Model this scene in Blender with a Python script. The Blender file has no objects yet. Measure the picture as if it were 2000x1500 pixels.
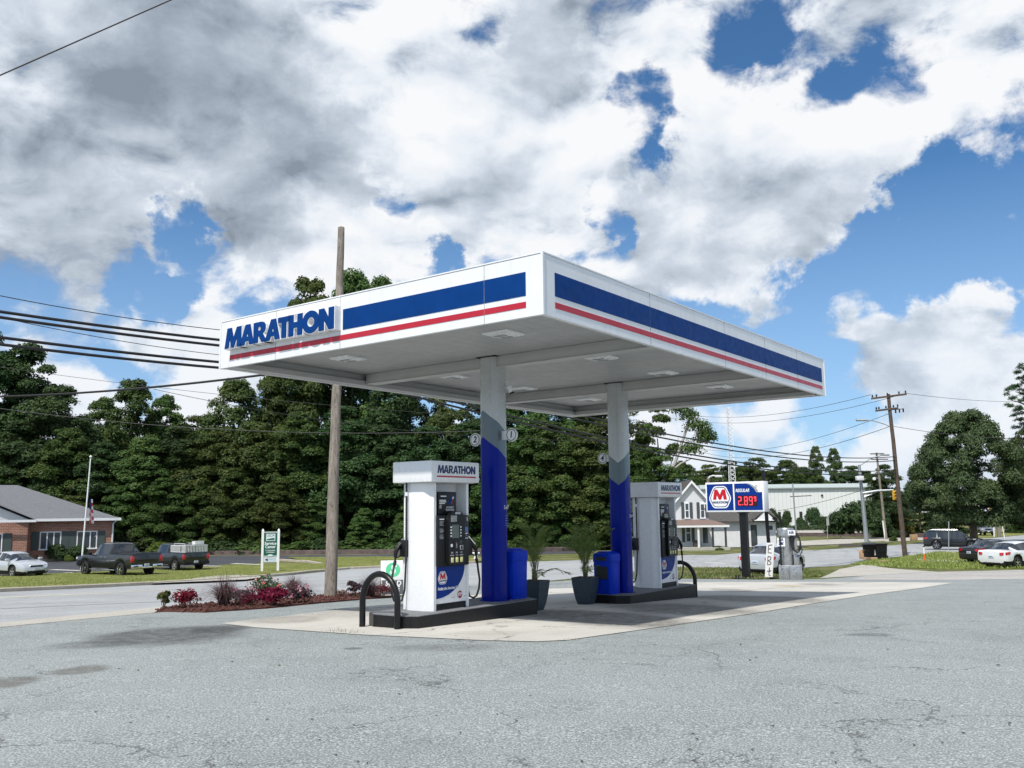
import bpy, bmesh, math, random
import numpy as np
from mathutils import Vector, Matrix
random.seed(7); rng = np.random.default_rng(7)
S = bpy.context.scene; COL = S.collection
R = math.radians

# ---------------------------------------------------------------- camera
CAM_H, F_PX, PITCH, ROLL = 1.75, 1753.0, 0.1395, -0.011
_cp, _sp, _cr, _sr = math.cos(PITCH), math.sin(PITCH), math.cos(ROLL), math.sin(ROLL)
VF = Vector((0, _cp, _sp)); _r0 = Vector((1, 0, 0)); _u0 = Vector((0, -_sp, _cp))
VR = _cr*_r0 + _sr*_u0; VU = -_sr*_r0 + _cr*_u0
cam = bpy.data.cameras.new('camera'); camo = bpy.data.objects.new('camera', cam); COL.objects.link(camo)
cam.sensor_width = 36; cam.lens = 36*F_PX/2000; cam.clip_end = 4000; cam.clip_start = .05
m = Matrix((VR, VU, -VF)).transposed().to_4x4(); m.translation = (0, 0, CAM_H); camo.matrix_world = m
S.camera = camo

def ray(u, v): return VF + VR*((u-1000)/F_PX) - VU*((v-750)/F_PX)
def at(u, v, y):                        # the place at world distance y seen at photo pixel (u, v)
    d = ray(u, v); return Vector((0, 0, CAM_H)) + d*(y/d.y)

# ---------------------------------------------------------------- light
SUN_EL = R(56); PHI = .9269
_B = Vector((math.cos(PHI), math.sin(PHI), 0)); _A = Vector((-math.sin(PHI), math.cos(PHI), 0))
_tr = (_B + _A*.16).normalized()         # the way the light travels over the ground
SUN_DIR = Vector((-_tr.x*math.cos(SUN_EL), -_tr.y*math.cos(SUN_EL), math.sin(SUN_EL)))   # towards the sun
sun = bpy.data.lights.new('sun', 'SUN'); sun.energy = 3.0; sun.angle = R(1.2); sun.color = (1, .955, .89)
suno = bpy.data.objects.new('sun', sun); COL.objects.link(suno)
suno.rotation_euler = SUN_DIR.to_track_quat('Z', 'Y').to_euler(); suno.location = (0, 0, 60)
S.view_settings.view_transform = 'Standard'; S.view_settings.look = 'None'
S.view_settings.exposure = .60; S.view_settings.gamma = 1.0
S.cycles.use_denoising = True; S.cycles.max_bounces = 6; S.cycles.diffuse_bounces = 3
S.cycles.glossy_bounces = 3; S.cycles.transmission_bounces = 4; S.cycles.transparent_max_bounces = 8
S.cycles.caustics_reflective = False; S.cycles.caustics_refractive = False
S.cycles.use_adaptive_sampling = True; S.cycles.adaptive_threshold = .015

# ---------------------------------------------------------------- node helper
class NT:
    def __init__(s, tree): s.t = tree; s.n = tree.nodes; s.l = tree.links
    def new(s, typ, **kw):
        n = s.n.new(typ)
        for k, v in kw.items(): setattr(n, k, v)
        return n
    def put(s, sock, v):
        if hasattr(v, 'links') or isinstance(v, bpy.types.NodeSocket): s.l.new(v, sock)
        else: sock.default_value = v
    def math(s, op, a, b=0., c=None, clamp=False):
        n = s.new('ShaderNodeMath', operation=op); n.use_clamp = clamp
        s.put(n.inputs[0], a); s.put(n.inputs[1], b)
        if c is not None: s.put(n.inputs[2], c)
        return n.outputs[0]
    def vmath(s, op, a, b=(0, 0, 0), out=0):
        n = s.new('ShaderNodeVectorMath', operation=op); s.put(n.inputs[0], a)
        if op == 'SCALE': s.put(n.inputs[3], b)
        else: s.put(n.inputs[1], b)
        return n.outputs[out]
    def noise(s, vec, scale, detail=2., rough=.5, out=0, dist=0.):
        n = s.new('ShaderNodeTexNoise'); s.put(n.inputs['Vector'], vec)
        n.inputs['Scale'].default_value = scale; n.inputs['Detail'].default_value = detail
        n.inputs['Roughness'].default_value = rough; n.inputs['Distortion'].default_value = dist
        return n.outputs[out]
    def vor(s, vec, scale, feature='F1', out='Distance', rnd=1.):
        n = s.new('ShaderNodeTexVoronoi', feature=feature); s.put(n.inputs['Vector'], vec)
        n.inputs['Scale'].default_value = scale; n.inputs['Randomness'].default_value = rnd
        return n.outputs[out]
    def mr(s, v, a, b, c=0., d=1., smooth=False):
        n = s.new('ShaderNodeMapRange'); n.clamp = True
        if smooth: n.interpolation_type = 'SMOOTHSTEP'
        s.put(n.inputs[0], v)
        for i, x in enumerate((a, b, c, d)): s.put(n.inputs[i+1], x)
        return n.outputs[0]
    def mix(s, f, a, b, typ='MIX'):
        n = s.new('ShaderNodeMix', data_type='RGBA', blend_type=typ); n.clamp_factor = True
        s.put(n.inputs[0], f)
        for i, x in ((6, a), (7, b)):
            if isinstance(x, (tuple, list)): x = tuple(x)[:3] + (1.,)
            s.put(n.inputs[i], x)
        return n.outputs[2]
    def coord(s, which='Object'): return s.new('ShaderNodeTexCoord').outputs[which]

# ---------------------------------------------------------------- sky
def make_world():
    w = bpy.data.worlds.new('World'); S.world = w; w.use_nodes = True
    t = NT(w.node_tree); t.n.clear()
    out = t.new('ShaderNodeOutputWorld'); bg = t.new('ShaderNodeBackground'); t.l.new(bg.outputs[0], out.inputs[0])
    sky = t.new('ShaderNodeTexSky', sky_type='NISHITA'); sky.sun_disc = False
    sky.sun_elevation = SUN_EL; sky.sun_rotation = math.atan2(SUN_DIR.x, SUN_DIR.y)
    sky.altitude = 200; sky.air_density = 1.; sky.dust_density = .5; sky.ozone_density = 2.6
    d = t.vmath('NORMALIZE', t.coord('Generated'))
    # where clouds gather, in directions: (photo column, row, radius in degrees, weight)
    blobs = [(40, 130, 9, .16), (260, 60, 7, .12), (850, 430, 6, .15), (640, 400, 7, .12), (1040, 420, 5, .14), (200, 150, 17, .16), (480, 330, 12, .12), (760, 150, 11, .12), (930, 330, 8, .12), (1150, 170, 9, .14), (1480, 400, 8.5, .24), (1680, 330, 5.5, .14), (1200, 450, 4.5, .16), (1350, 470, 5, .20), (1500, 490, 4.5, .20), (1620, 440, 4.5, .18),
             (1500, 90, 8, .14), (1820, 60, 8, .22), (1930, 190, 4.0, .12), (1180, 300, 4, .10), (1950, 410, 3.0, .18), (1900, 430, 3, .12),
             (1700, 650, 4, .16), (1780, 640, 5.5, .22), (1860, 560, 3.4, .18), (1950, 680, 5, .12), (330, 640, 3.6, .20), (100, 560, 9, .14), (600, 490, 4, .10), (100, 790, 5, .12), (420, 770, 4, .1), (1480, 850, 7, .12), (1900, 790, 6, .12),
             (950, 55, 2.0, -.32), (1265, 240, 2.8, -.30), (1300, 330, 1.8, -.20), (1195, 392, 2.0, -.34), (1710, 180, 2.6, -.17), (1600, 185, 2.2, -.18), (1420, 100, 1.8, -.16), (1500, 30, 1.8, -.14),
             (1890, 300, 3.6, -.26), (1820, 410, 3.4, -.28), (1640, 580, 4.2, -.32), (1480, 610, 4.0, -.28), (1780, 480, 3.6, -.30), (1950, 500, 3, -.26), (310, 515, 2.8, -.30), (350, 560, 1.8, -.2), (440, 480, 2.0, -.16),
             (400, 395, 1.8, -.34), (775, 385, 1.5, -.36), (870, 520, 2.2, -.34), (580, 555, 3.0, -.2), (230, 600, 1.6, -.16), (1960, 600, 2, -.2), (1640, 760, 3, -.14), (300, 735, 2.4, -.14), (1380, 840, 2, -.1)]
    dark = [(380, 240, 9.5, .50), (60, 420, 9, .46), (250, 330, 6, .2), (560, 330, 6.5, .26), (430, 90, 9, .20), (1500, 470, 5, .34), (1120, 20, 7, .30), (700, 300, 4, .16), (80, 600, 8, .26), (1720, 690, 4.5, .30), (1640, 420, 5, .20), (1300, 490, 5, .24), (1940, 680, 4, .24), (1750, 780, 6, .2), (1600, 20, 6, .2), (960, 420, 4, .12)]
    def blob(u, v, rad, wt):
        c = ray(u, v).normalized()
        dt = t.vmath('DOT_PRODUCT', dw, tuple(c), out=1)
        rad, wt = (rad*1.35, wt*.95) if wt < 0 else (rad, wt)
        return t.mr(dt, math.cos(R(rad)), math.cos(R(rad*.10)), 0., wt, smooth=True)
    wv = t.vmath('SCALE', t.vmath('SUBTRACT', t.noise(d, 8., 8., .62, out=1), (.5, .5, .5)), .19)
    dw = t.vmath('NORMALIZE', t.vmath('ADD', d, wv))
    bias = 0.
    for u, v, rad, wt in blobs: bias = t.math('ADD', bias, blob(u, v, rad, wt))
    dk = 0.
    for u, v, rad, wt in dark: dk = t.math('ADD', dk, blob(u, v, rad, wt))
    sq = (1., 1., 1.6)
    def dens(vec, det=11.):
        p = t.vmath('MULTIPLY', vec, sq)
        wob = t.vmath('SCALE', t.vmath('SUBTRACT', t.noise(p, 6., 3., .5, out=1), (.5, .5, .5)), .10)
        p = t.vmath('ADD', p, wob)
        x = t.math('SUBTRACT', t.noise(p, 5.4, det, .60), t.math('MULTIPLY', t.vor(p, 10.5, 'SMOOTH_F1'), .17))
        return t.math('ADD', t.math('SUBTRACT', x, t.math('MULTIPLY', t.vor(p, 26.), .09)), .062)
    D0 = dens(d)
    D1 = dens(t.vmath('ADD', d, (-.010, -.005, .018)), 7.)       # a step towards the light
    S0 = t.noise(t.vmath('MULTIPLY', d, sq), 5.2, 2., .5); S1 = t.noise(t.vmath('MULTIPLY', t.vmath('ADD', d, (-.02, -.01, .045)), sq), 5.2, 2., .5)
    cov = t.math('ADD', t.math('MULTIPLY_ADD', D0, 1.45, -.195), bias)
    alpha = t.mr(cov, .345, .555, smooth=True)
    thick = t.mr(cov, .50, .80, smooth=True)
    edge = t.math('SUBTRACT', 1., thick)
    lit = t.math('ADD', t.math('MULTIPLY', t.math('SUBTRACT', D0, D1), t.math('MULTIPLY_ADD', edge, 1.7, 1.35)), t.math('MULTIPLY', t.math('SUBTRACT', S0, S1), 1.2))
    sh = t.math('ADD', t.math('ADD', .83, lit), t.math('MULTIPLY', edge, .10))
    mid = t.noise(t.vmath('MULTIPLY', dw, sq), 11., 6., .6)
    sh = t.math('SUBTRACT', sh, t.math('MULTIPLY', t.math('MINIMUM', dk, .62), t.mr(mid, .25, .75, 1.0, .72)))
    sh = t.math('ADD', sh, t.math('MULTIPLY', t.math('SUBTRACT', mid, .5), .06))
    sh = t.mr(sh, .0, 1.0, 0., 1.)
    ramp = t.new('ShaderNodeValToRGB'); t.l.new(sh, ramp.inputs[0])
    e = ramp.color_ramp.elements
    e[0].position = 0.; e[0].color = (.17, .20, .245, 1); e[1].position = 1.; e[1].color = (.62, .63, .645, 1)
    for pos, c in ((.3, (.265, .305, .36)), (.6, (.40, .445, .505)), (.82, (.55, .58, .62))):
        k = e.new(pos); k.color = c + (1,)
    sk = t.vmath('MULTIPLY', sky.outputs[0], (.040, .064, .080))
    z = t.new('ShaderNodeSeparateXYZ'); t.l.new(d, z.inputs[0])
    hz = t.mr(z.outputs[2], .0, .26, .6, 0.)               # paler air towards the horizon
    cl = t.mix(t.math('MULTIPLY', hz, .6), ramp.outputs[0], (.46, .54, .64))
    sk = t.mix(t.mr(z.outputs[2], .0, .34, .62, 0.), sk, (.36, .49, .70))
    fin = t.mix(alpha, sk, cl)
    t.l.new(fin, bg.inputs[0]); bg.inputs[1].default_value = 1.
    w.cycles.sampling_method = 'MANUAL'; w.cycles.sample_map_resolution = 512
make_world()

# ---------------------------------------------------------------- materials
def mat(name, col, rough=.5, metal=0., var=.0, vs=6., vdet=4., bump=0., bs=40., spec=.5, coat=0., col2=None, dirt=0., emis=None, estr=0., trans=0., alpha=1.):
    m = bpy.data.materials.new(name); m.use_nodes = True; t = NT(m.node_tree)
    p = t.n['Principled BSDF']; c = tuple(col)+(1,)
    p.inputs['Base Color'].default_value = c; p.inputs['Roughness'].default_value = rough
    p.inputs['Metallic'].default_value = metal; p.inputs['Specular IOR Level'].default_value = spec
    p.inputs['Coat Weight'].default_value = coat; p.inputs['Coat Roughness'].default_value = .06
    if var or col2 or dirt or bump:
        co = t.coord()
        f = t.noise(co, vs, vdet, .6)
        lo = tuple(x*(1-var) for x in col) if not col2 else tuple(col); hi = tuple(min(1, x*(1+var)) for x in col) if not col2 else tuple(col2)
        k = t.mix(t.mr(f, .33, .67), lo, hi)
        if dirt:
            st = t.noise(t.vmath('MULTIPLY', co, (9., 9., .9)), 1., 5., .65)
            k = t.mix(t.mr(st, .52, .74, 0., dirt), k, (.16, .145, .12))
        t.l.new(k, p.inputs['Base Color'])
        t.l.new(t.mr(t.noise(co, vs*3., 3.), .3, .7, max(0., rough-.08), min(1., rough+.10)), p.inputs['Roughness'])
        if bump:
            b = t.new('ShaderNodeBump'); b.inputs['Strength'].default_value = bump; b.inputs['Distance'].default_value = .01
            t.l.new(t.noise(co, bs, 4., .6), b.inputs['Height']); t.l.new(b.outputs[0], p.inputs['Normal'])
    if emis: p.inputs['Emission Color'].default_value = tuple(emis)+(1,); p.inputs['Emission Strength'].default_value = estr
    if trans: p.inputs['Transmission Weight'].default_value = trans
    return m

# ---------------------------------------------------------------- mesh builder
class MB:
    def __init__(s): s.v = []; s.f = []; s.fm = []; s.fs = []; s.mats = []
    def mi(s, m):
        if m not in s.mats: s.mats.append(m)
        return s.mats.index(m)
    def add(s, verts, faces, m, smooth=False, M=None):
        o = len(s.v); k = s.mi(m)
        for p in verts: s.v.append(tuple(M @ Vector(p)) if M is not None else tuple(p))
        for f in faces: s.f.append(tuple(i+o for i in f)); s.fm.append(k); s.fs.append(smooth)
        return s
    def box(s, x0, x1, y0, y1, z0, z1, m, M=None, bev=0., seg=2):
        if bev <= 0:
            V = [(x, y, z) for z in (z0, z1) for y in (y0, y1) for x in (x0, x1)]
            return s.add(V, [(0, 2, 3, 1), (4, 5, 7, 6), (0, 1, 5, 4), (2, 6, 7, 3), (0, 4, 6, 2), (1, 3, 7, 5)], m, M=M)
        b = bmesh.new(); bmesh.ops.create_cube(b, size=1)
        for v in b.verts: v.co = ((x0+x1)/2+v.co.x*(x1-x0), (y0+y1)/2+v.co.y*(y1-y0), (z0+z1)/2+v.co.z*(z1-z0))
        bmesh.ops.bevel(b, geom=list(b.edges), offset=bev, segments=seg, profile=.5, affect='EDGES')
        s.frombm(b, m, True, M); b.free(); return s
    def frombm(s, b, m, smooth=False, M=None):
        b.verts.index_update()
        return s.add([v.co.copy() for v in b.verts], [[v.index for v in f.verts] for f in b.faces], m, smooth, M)
    def loft(s, rings, m, smooth=True, cap=(True, True), closed=True, M=None):
        n = len(rings[0]); V = [p for r in rings for p in r]; Fc = []
        for i in range(len(rings)-1):
            for j in range(n if closed else n-1):
                a, b = i*n+j, i*n+(j+1) % n
                Fc.append((a, b, b+n, a+n))
        s.add(V, Fc, m, smooth, M)
        if cap[0]: s.add(rings[0], [tuple(range(n))[::-1]], m, False, M)
        if cap[1]: s.add(rings[-1], [tuple(range(n))], m, False, M)
        return s
    def tube(s, pts, r, m, n=8, M=None, cap=True):
        P = [Vector(p) for p in pts]; rs = r if isinstance(r, (list, tuple)) else [r]*len(P); rings = []; up = None
        for i, p in enumerate(P):
            d = (P[min(i+1, len(P)-1)]-P[max(i-1, 0)]).normalized()
            if up is None: up = Vector((0, 0, 1)) if abs(d.z) < .9 else Vector((1, 0, 0))
            a = d.cross(up); a = a.normalized() if a.length > 1e-6 else d.orthogonal().normalized(); b = a.cross(d).normalized(); up = b
            rings.append([p+(a*math.cos(q)+b*math.sin(q))*rs[i] for q in [2*math.pi*k/n for k in range(n)]])
        return s.loft(rings, m, True, (cap, cap), M=M)
    def cyl(s, x, y, z0, z1, r, m, n=20, r1=None, M=None):
        return s.tube([(x, y, z0), (x, y, z1)], [r, r if r1 is None else r1], m, n, M)
    def lathe(s, prof, m, n=20, M=None, cap=True):        # profile (radius, z)
        return s.loft([[(r*math.cos(2*math.pi*k/n), r*math.sin(2*math.pi*k/n), z) for k in range(n)] for r, z in prof], m, True, (cap, cap), M=M)
    def prism(s, poly, z0, z1, m, M=None, smooth=False):  # 2-D outline in xy pushed from z0 to z1
        a = sum(poly[i][0]*poly[(i+1) % len(poly)][1]-poly[(i+1) % len(poly)][0]*poly[i][1] for i in range(len(poly)))
        if a < 0: poly = poly[::-1]
        return s.loft([[(x, y, z0) for x, y in poly], [(x, y, z1) for x, y in poly]], m, smooth, M=M)
    def build(s, name, parent=None, loc=(0, 0, 0), rz=0., kind=None, sharp=40):
        me = bpy.data.meshes.new(name); me.from_pydata(s.v, [], s.f)
        for k in s.mats: me.materials.append(k)
        me.polygons.foreach_set('material_index', s.fm); me.polygons.foreach_set('use_smooth', s.fs)
        if any(s.fs): me.set_sharp_from_angle(angle=R(sharp))
        me.update(); return link(name, me, parent, loc, rz, kind)
def link(name, me, parent=None, loc=(0, 0, 0), rz=0., kind=None):
    o = bpy.data.objects.new(name, me); COL.objects.link(o); o.parent = parent
    o.location = loc; o.rotation_euler = (0, 0, rz)
    if kind: o['kind'] = kind
    return o
def tag(o, label, cat, group=None, kind=None):
    o['label'] = label; o['category'] = cat
    if group: o['group'] = group
    if kind: o['kind'] = kind
    return o
def thing(name, label, cat, loc=(0, 0, 0), rz=0., group=None):
    return tag(link(name, None, None, loc, rz), label, cat, group)
def copy_tree(o, parent=None):
    c = o.copy(); COL.objects.link(c); c.parent = parent
    for ch in o.children: copy_tree(ch, c)
    return c
def frame(o, x, y):                      # matrix with origin o, axes x and y (z = x cross y)
    x = Vector(x).normalized(); y = Vector(y).normalized(); z = x.cross(y)
    M = Matrix((x, y, z)).transposed().to_4x4(); M.translation = o; return M
def Mx(loc=(0, 0, 0), rx=0, ry=0, rz=0, sc=1):
    return Matrix.Translation(loc) @ Matrix.Rotation(rz, 4, 'Z') @ Matrix.Rotation(ry, 4, 'Y') @ Matrix.Rotation(rx, 4, 'X') @ Matrix.Scale(sc, 4)

# ---------------------------------------------------------------- flat lettering (curves turned into meshes)
def _curve_mesh(cu, M, mt):
    ob = bpy.data.objects.new('lettering_tmp', cu); me = bpy.data.meshes.new_from_object(ob)
    bpy.data.objects.remove(ob); bpy.data.curves.remove(cu)
    V = [tuple(M @ v.co) for v in me.vertices]; Fc = [tuple(p.vertices) for p in me.polygons]; bpy.data.meshes.remove(me)
    return V, Fc
def shapes(mb, loops, mt, M, ext=0., off=0.):             # list of closed outlines, holes inside
    cu = bpy.data.curves.new('lettering_tmp', 'CURVE'); cu.dimensions = '2D'; cu.fill_mode = 'BOTH'; cu.extrude = ext; cu.offset = off
    for lp in loops:
        sp = cu.splines.new('POLY'); sp.points.add(len(lp)-1); sp.use_cyclic_u = True
        for q, (x, y) in zip(sp.points, lp): q.co = (x, y, 0, 1)
    V, Fc = _curve_mesh(cu, M, mt); mb.add(V, Fc, mt)
def text(mb, body, size, mt, M, ext=.0005, bold=0., shear=0., align='CENTER', width=None, space=1.):
    cu = bpy.data.curves.new('lettering_tmp', 'FONT'); cu.body = body; cu.size = size; cu.extrude = ext; cu.offset = bold; cu.shear = shear
    cu.align_x = 'LEFT'; cu.align_y = 'CENTER'; cu.space_character = space; cu.resolution_u = 3; cu.space_line = .95
    if '\n' in body: cu.align_x = align
    V, Fc = _curve_mesh(cu, Matrix.Identity(4), mt)
    if not V: return
    x0 = min(v[0] for v in V); x1 = max(v[0] for v in V); k = (width/(x1-x0)) if width else 1.
    dx = {'CENTER': (x0+x1)/2, 'LEFT': x0, 'RIGHT': x1}[align]
    mb.add([tuple(M @ Vector(((v[0]-dx)*k, v[1], v[2]))) for v in V], Fc, mt)
LET = {
 'M': (1.22, [[(0, 0), (.17, 1), (.47, 1), (.62, .46), (.86, 1), (1.16, 1), (1.19, 0), (.89, 0), (.88, .54), (.66, 0), (.48, 0), (.34, .54), (.28, 0)]]),
 'A': (.98, [[(0, 0), (.38, 1), (.70, 1), (.97, 0), (.66, 0), (.62, .19), (.37, .19), (.30, 0)], [(.44, .38), (.575, .38), (.53, .70)]]),
 'R': (.92, [[(0, 0), (0, 1), (.52, 1), (.70, .95), (.80, .83), (.81, .66), (.74, .51), (.60, .43), (.90, 0), (.56, 0), (.33, .37), (.30, .37), (.30, 0)], [(.30, .57), (.42, .57), (.50, .62), (.51, .71), (.44, .79), (.30, .79)]]),
 'T': (.76, [[(0, 1), (0, .77), (.23, .77), (.23, 0), (.53, 0), (.53, .77), (.76, .77), (.76, 1)]]),
 'H': (.90, [[(0, 0), (0, 1), (.30, 1), (.30, .63), (.57, .63), (.57, 1), (.87, 1), (.87, 0), (.57, 0), (.57, .39), (.30, .39), (.30, 0)]]),
 'O': (1.04, [[(.52+.52*math.cos(a), .5+.525*math.sin(a)) for a in [2*math.pi*k/28 for k in range(28)]], [(.52+.235*math.cos(a), .5+.25*math.sin(a)) for a in [-2*math.pi*k/24 for k in range(24)]]]),
 'N': (.92, [[(0, 0), (0, 1), (.31, 1), (.60, .50), (.60, 1), (.90, 1), (.90, 0), (.60, 0), (.30, .50), (.30, 0)]]),
}
def brandword(mb, mt, M, width, height, ext=.0005, off=0., gap=-.015):
    x = 0.; pos = []
    for ch in 'MARATHON':
        if ch == 'A' and pos: x -= .10
        if ch == 'T': x -= .10
        pos.append((ch, x)); x += LET[ch][0]+gap
        if ch == 'T': x -= .05
    kx = width/(x-gap)
    for ch, x0 in pos:
        shapes(mb, [[((x0+a)*kx, b*height) for a, b in lp] for lp in LET[ch][1]], mt, M, ext, off)
def rounded(pts, r, n=5):                                 # round the corners of a polygon
    out = []; N = len(pts)
    for i in range(N):
        p = Vector(pts[i]); a = (Vector(pts[i-1])-p).normalized(); b = (Vector(pts[(i+1) % N])-p).normalized()
        for k in range(n+1):
            t_ = k/n; q = p + a*r*(1-t_)**2 + b*r*t_**2
            out.append((q.x, q.y))
    return out
def inset(pts, k, c=(0, 0)): return [(c[0]+(x-c[0])*k, c[1]+(y-c[1])*k) for x, y in pts]
def badge(mb, MT, M, w):                                  # six-sided emblem with the red letter; centre at origin, width w
    hx = [(-.26, .47), (.26, .47), (.5, -.06), (.30, -.47), (-.30, -.47), (-.5, -.06)]
    hx = [(x*w, y*w*.92) for x, y in hx]
    lay = lambda d: M @ Matrix.Translation((0, 0, d))
    shapes(mb, [rounded(hx, .12*w)], MT['white_gloss'], lay(.0008), .0004)
    shapes(mb, [rounded(inset(hx, .90), .11*w)], MT['navy'], lay(.0022), .0004)
    shapes(mb, [rounded(inset(hx, .83), .10*w)], MT['white_gloss'], lay(.0036), .0004)
    Mm = [(-.305, -.10), (-.235, .30), (-.10, .30), (0, .10), (.10, .30), (.235, .30), (.305, -.10), (.16, -.10), (.13, .08), (.05, -.10), (-.05, -.10), (-.13, .08), (-.16, -.10)]
    shapes(mb, [[(x*w, y*w) for x, y in Mm]], MT['sign_red'], lay(.005), .0004)
    brandword(mb, MT['navy'], lay(.005) @ Matrix.Translation((-.33*w, -.25*w, 0)), .66*w, .095*w, .0004)

M = {}
def D(name, *a, **k): M[name] = mat(name, *a, **k)
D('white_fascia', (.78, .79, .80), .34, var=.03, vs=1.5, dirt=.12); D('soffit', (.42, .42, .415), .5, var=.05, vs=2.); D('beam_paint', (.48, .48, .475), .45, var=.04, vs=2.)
D('blue_band', (.0005, .040, .19), .5, var=.10, vs=3., spec=.12); D('sign_blue', (.002, .030, .22), .4, var=.05, vs=3., spec=.2); D('red_stripe', (.46, .010, .030), .38, var=.07, vs=3., dirt=.08)
D('sign_red', (.50, .006, .018), .3); D('navy', (.008, .018, .10), .35); D('white_gloss', (.80, .81, .82), .28, var=.02, vs=4.); D('white_metal', (.78, .79, .80), .33, var=.03, vs=5., dirt=.05)
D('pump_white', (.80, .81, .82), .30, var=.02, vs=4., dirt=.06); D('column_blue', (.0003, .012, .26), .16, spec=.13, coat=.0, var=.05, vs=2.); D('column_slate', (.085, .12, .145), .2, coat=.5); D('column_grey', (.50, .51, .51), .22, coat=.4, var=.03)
D('black_plastic', (.007, .0075, .009), .40, var=.2, vs=20., spec=.35); D('black_paint', (.007, .007, .008), .36, var=.3, vs=14., bump=.15, bs=30., spec=.35, dirt=.06); D('rubber', (.014, .014, .015), .55); D('black_matt', (.02, .02, .021), .7)
D('dark_screen', (.05, .06, .06), .12); D('lcd', (.11, .13, .13), .15); D('sticker_grey', (.32, .33, .33), .6, var=.4, vs=60.); D('sticker_blue', (.10, .18, .42), .5); D('pale_yellow', (.72, .70, .32), .4)
D('chrome', (.75, .75, .76), .14, 1.); D('steel', (.46, .46, .45), .34, .9, var=.2, vs=7., dirt=.25); D('galv', (.42, .45, .47), .45, .6, var=.12, vs=8.); D('aluminium', (.6, .6, .6), .35, .9)
D('kerb_top', (.17, .175, .185), .85, var=.35, vs=60., bump=.3, bs=90.); D('bin_blue', (.001, .035, .50), .45, spec=.15, var=.08, vs=7., bump=.06, bs=60.); D('pot', (.030, .048, .065), .5, var=.14, vs=8.); D('soil', (.05, .035, .025), .95)
D('concrete', (.42, .40, .35), .9, var=.1, vs=3., bump=.2, bs=60.); D('kerb', (.40, .36, .29), .9, var=.15, vs=2.5, bump=.2, bs=40.); D('kerb_brown', (.12, .09, .085), .9, var=.3, vs=2.)
D('white_paint', (.78, .78, .77), .5, var=.04, vs=3., dirt=.10); D('green_sign', (.005, .10, .065), .45); D('mint', (.10, .60, .30), .5); D('sign_pale', (.62, .70, .70), .5); D('board_grey', (.09, .10, .105), .6)

def grain(name, a, b, dk):
    m = bpy.data.materials.new(name); m.use_nodes = True; t = NT(m.node_tree); p = t.n['Principled BSDF']; co = t.coord()
    k = t.mix(t.mr(t.noise(t.vmath('MULTIPLY', co, (14., 14., .7)), 1., 5., .65), .34, .66), a, b); k = t.mix(t.mr(t.noise(t.vmath('MULTIPLY', co, (38., 38., 1.1)), 1., 3., .6), .56, .66, 0., .8), k, dk); k = t.mix(t.mr(t.noise(co, 1.3, 5.), .5, .72, 0, .5), k, dk)
    t.l.new(k, p.inputs['Base Color']); p.inputs['Roughness'].default_value = .92; M[name] = m
grain('pole_wood', (.16, .138, .112), (.30, .265, .225), (.06, .05, .04))
D('pole_dark', (.06, .042, .032), .9, col2=(.11, .08, .06), vs=4., bump=.3); D('wire', (.012, .012, .014), .6)
D('terracotta', (.5, .33, .27), .8); D('orange', (.75, .16, .03), .6); D('cardboard', (.40, .26, .15), .85, var=.15, vs=9.); D('yellow', (.75, .50, .03), .5); D('gold', (.65, .38, .03), .5)
D('glass', (.025, .032, .04), .06, spec=.8); D('pane', (.05, .065, .075), .08, spec=.7); D('tyre', (.016, .016, .017), .8, var=.2, vs=30.); D('red_lens', (.50, .01, .015), .18, coat=.5); D('clear_lens', (.62, .64, .66), .1, coat=.6)
D('plate', (.6, .63, .68), .4); D('roof_shingle', (.10, .105, .115), .9, col2=(.19, .195, .205), vs=14., bump=.4, bs=22.); D('shutter', (.055, .075, .07), .6); D('shutter_dark', (.06, .07, .08), .6)
D('roof_brown', (.20, .14, .115), .9, var=.2, vs=9., bump=.3); D('roof_grey', (.085, .08, .075), .9, var=.3, vs=5.); D('door_white', (.6, .61, .6), .5); D('mulch', (.055, .02, .015), .95, col2=(.12, .042, .03), vs=45., bump=.8, bs=60.)
D('flag_red', (.45, .03, .05), .8); D('flag_blue', (.03, .04, .16), .8); D('flag_white', (.75, .75, .75), .8); D('brown_metal', (.05, .045, .04), .6)
M['led'] = mat('led', (.3, .01, .02), .4, emis=(1., .055, .09), estr=1.4); M['led_off'] = mat('led_off', (.03, .003, .005), .3)
# ---------------------------------------------------------------- the lie of the land
KY = [-60, 0, 6, 10, 12.6, 14.8, 17.2, 20, 26, 35, 42, 52, 60, 70, 88, 140, 300, 900]
KZ = [.3, .28, .21, .13, .065, 0, -.10, -.22, -.58, -1.05, -1.38, -1.8, -2.0, -2.1, -2.3, -2.9, -3.5, -5.]
YS = [-60, -30, -15, -5]+list(range(0, 110, 1))+list(range(110, 200, 6))+[220, 260, 300, 400, 500, 700, 900]
def _T0(y): return float(np.mean([np.interp(y+d, KY, KZ) for d in (-1.5, -.75, 0, .75, 1.5)]))
TZ = [_T0(y) for y in YS]
def T(y): return float(np.interp(y, YS, TZ))
def G(u, v):                             # where the sight line through photo pixel (u, v) meets the ground
    d = ray(u, v); ys = np.concatenate([np.arange(1.5, 120, .25), np.arange(120, 880, 2)])
    h = CAM_H + d.z/d.y*ys - np.interp(ys, YS, TZ); k = np.where((h[:-1] > 0) & (h[1:] <= 0))[0]
    if len(k) == 0: return Vector((d.x/d.y*300, 300, T(300)))
    i = k[0]; y = ys[i]+(ys[i+1]-ys[i])*h[i]/(h[i]-h[i+1]); return Vector((d.x/d.y*y, y, T(y)))
def onto(x, y, dz=0.): return Vector((x, y, T(y)+dz))
def pl(*pts): return [(G(*p).x, G(*p).y) for p in pts]
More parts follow.
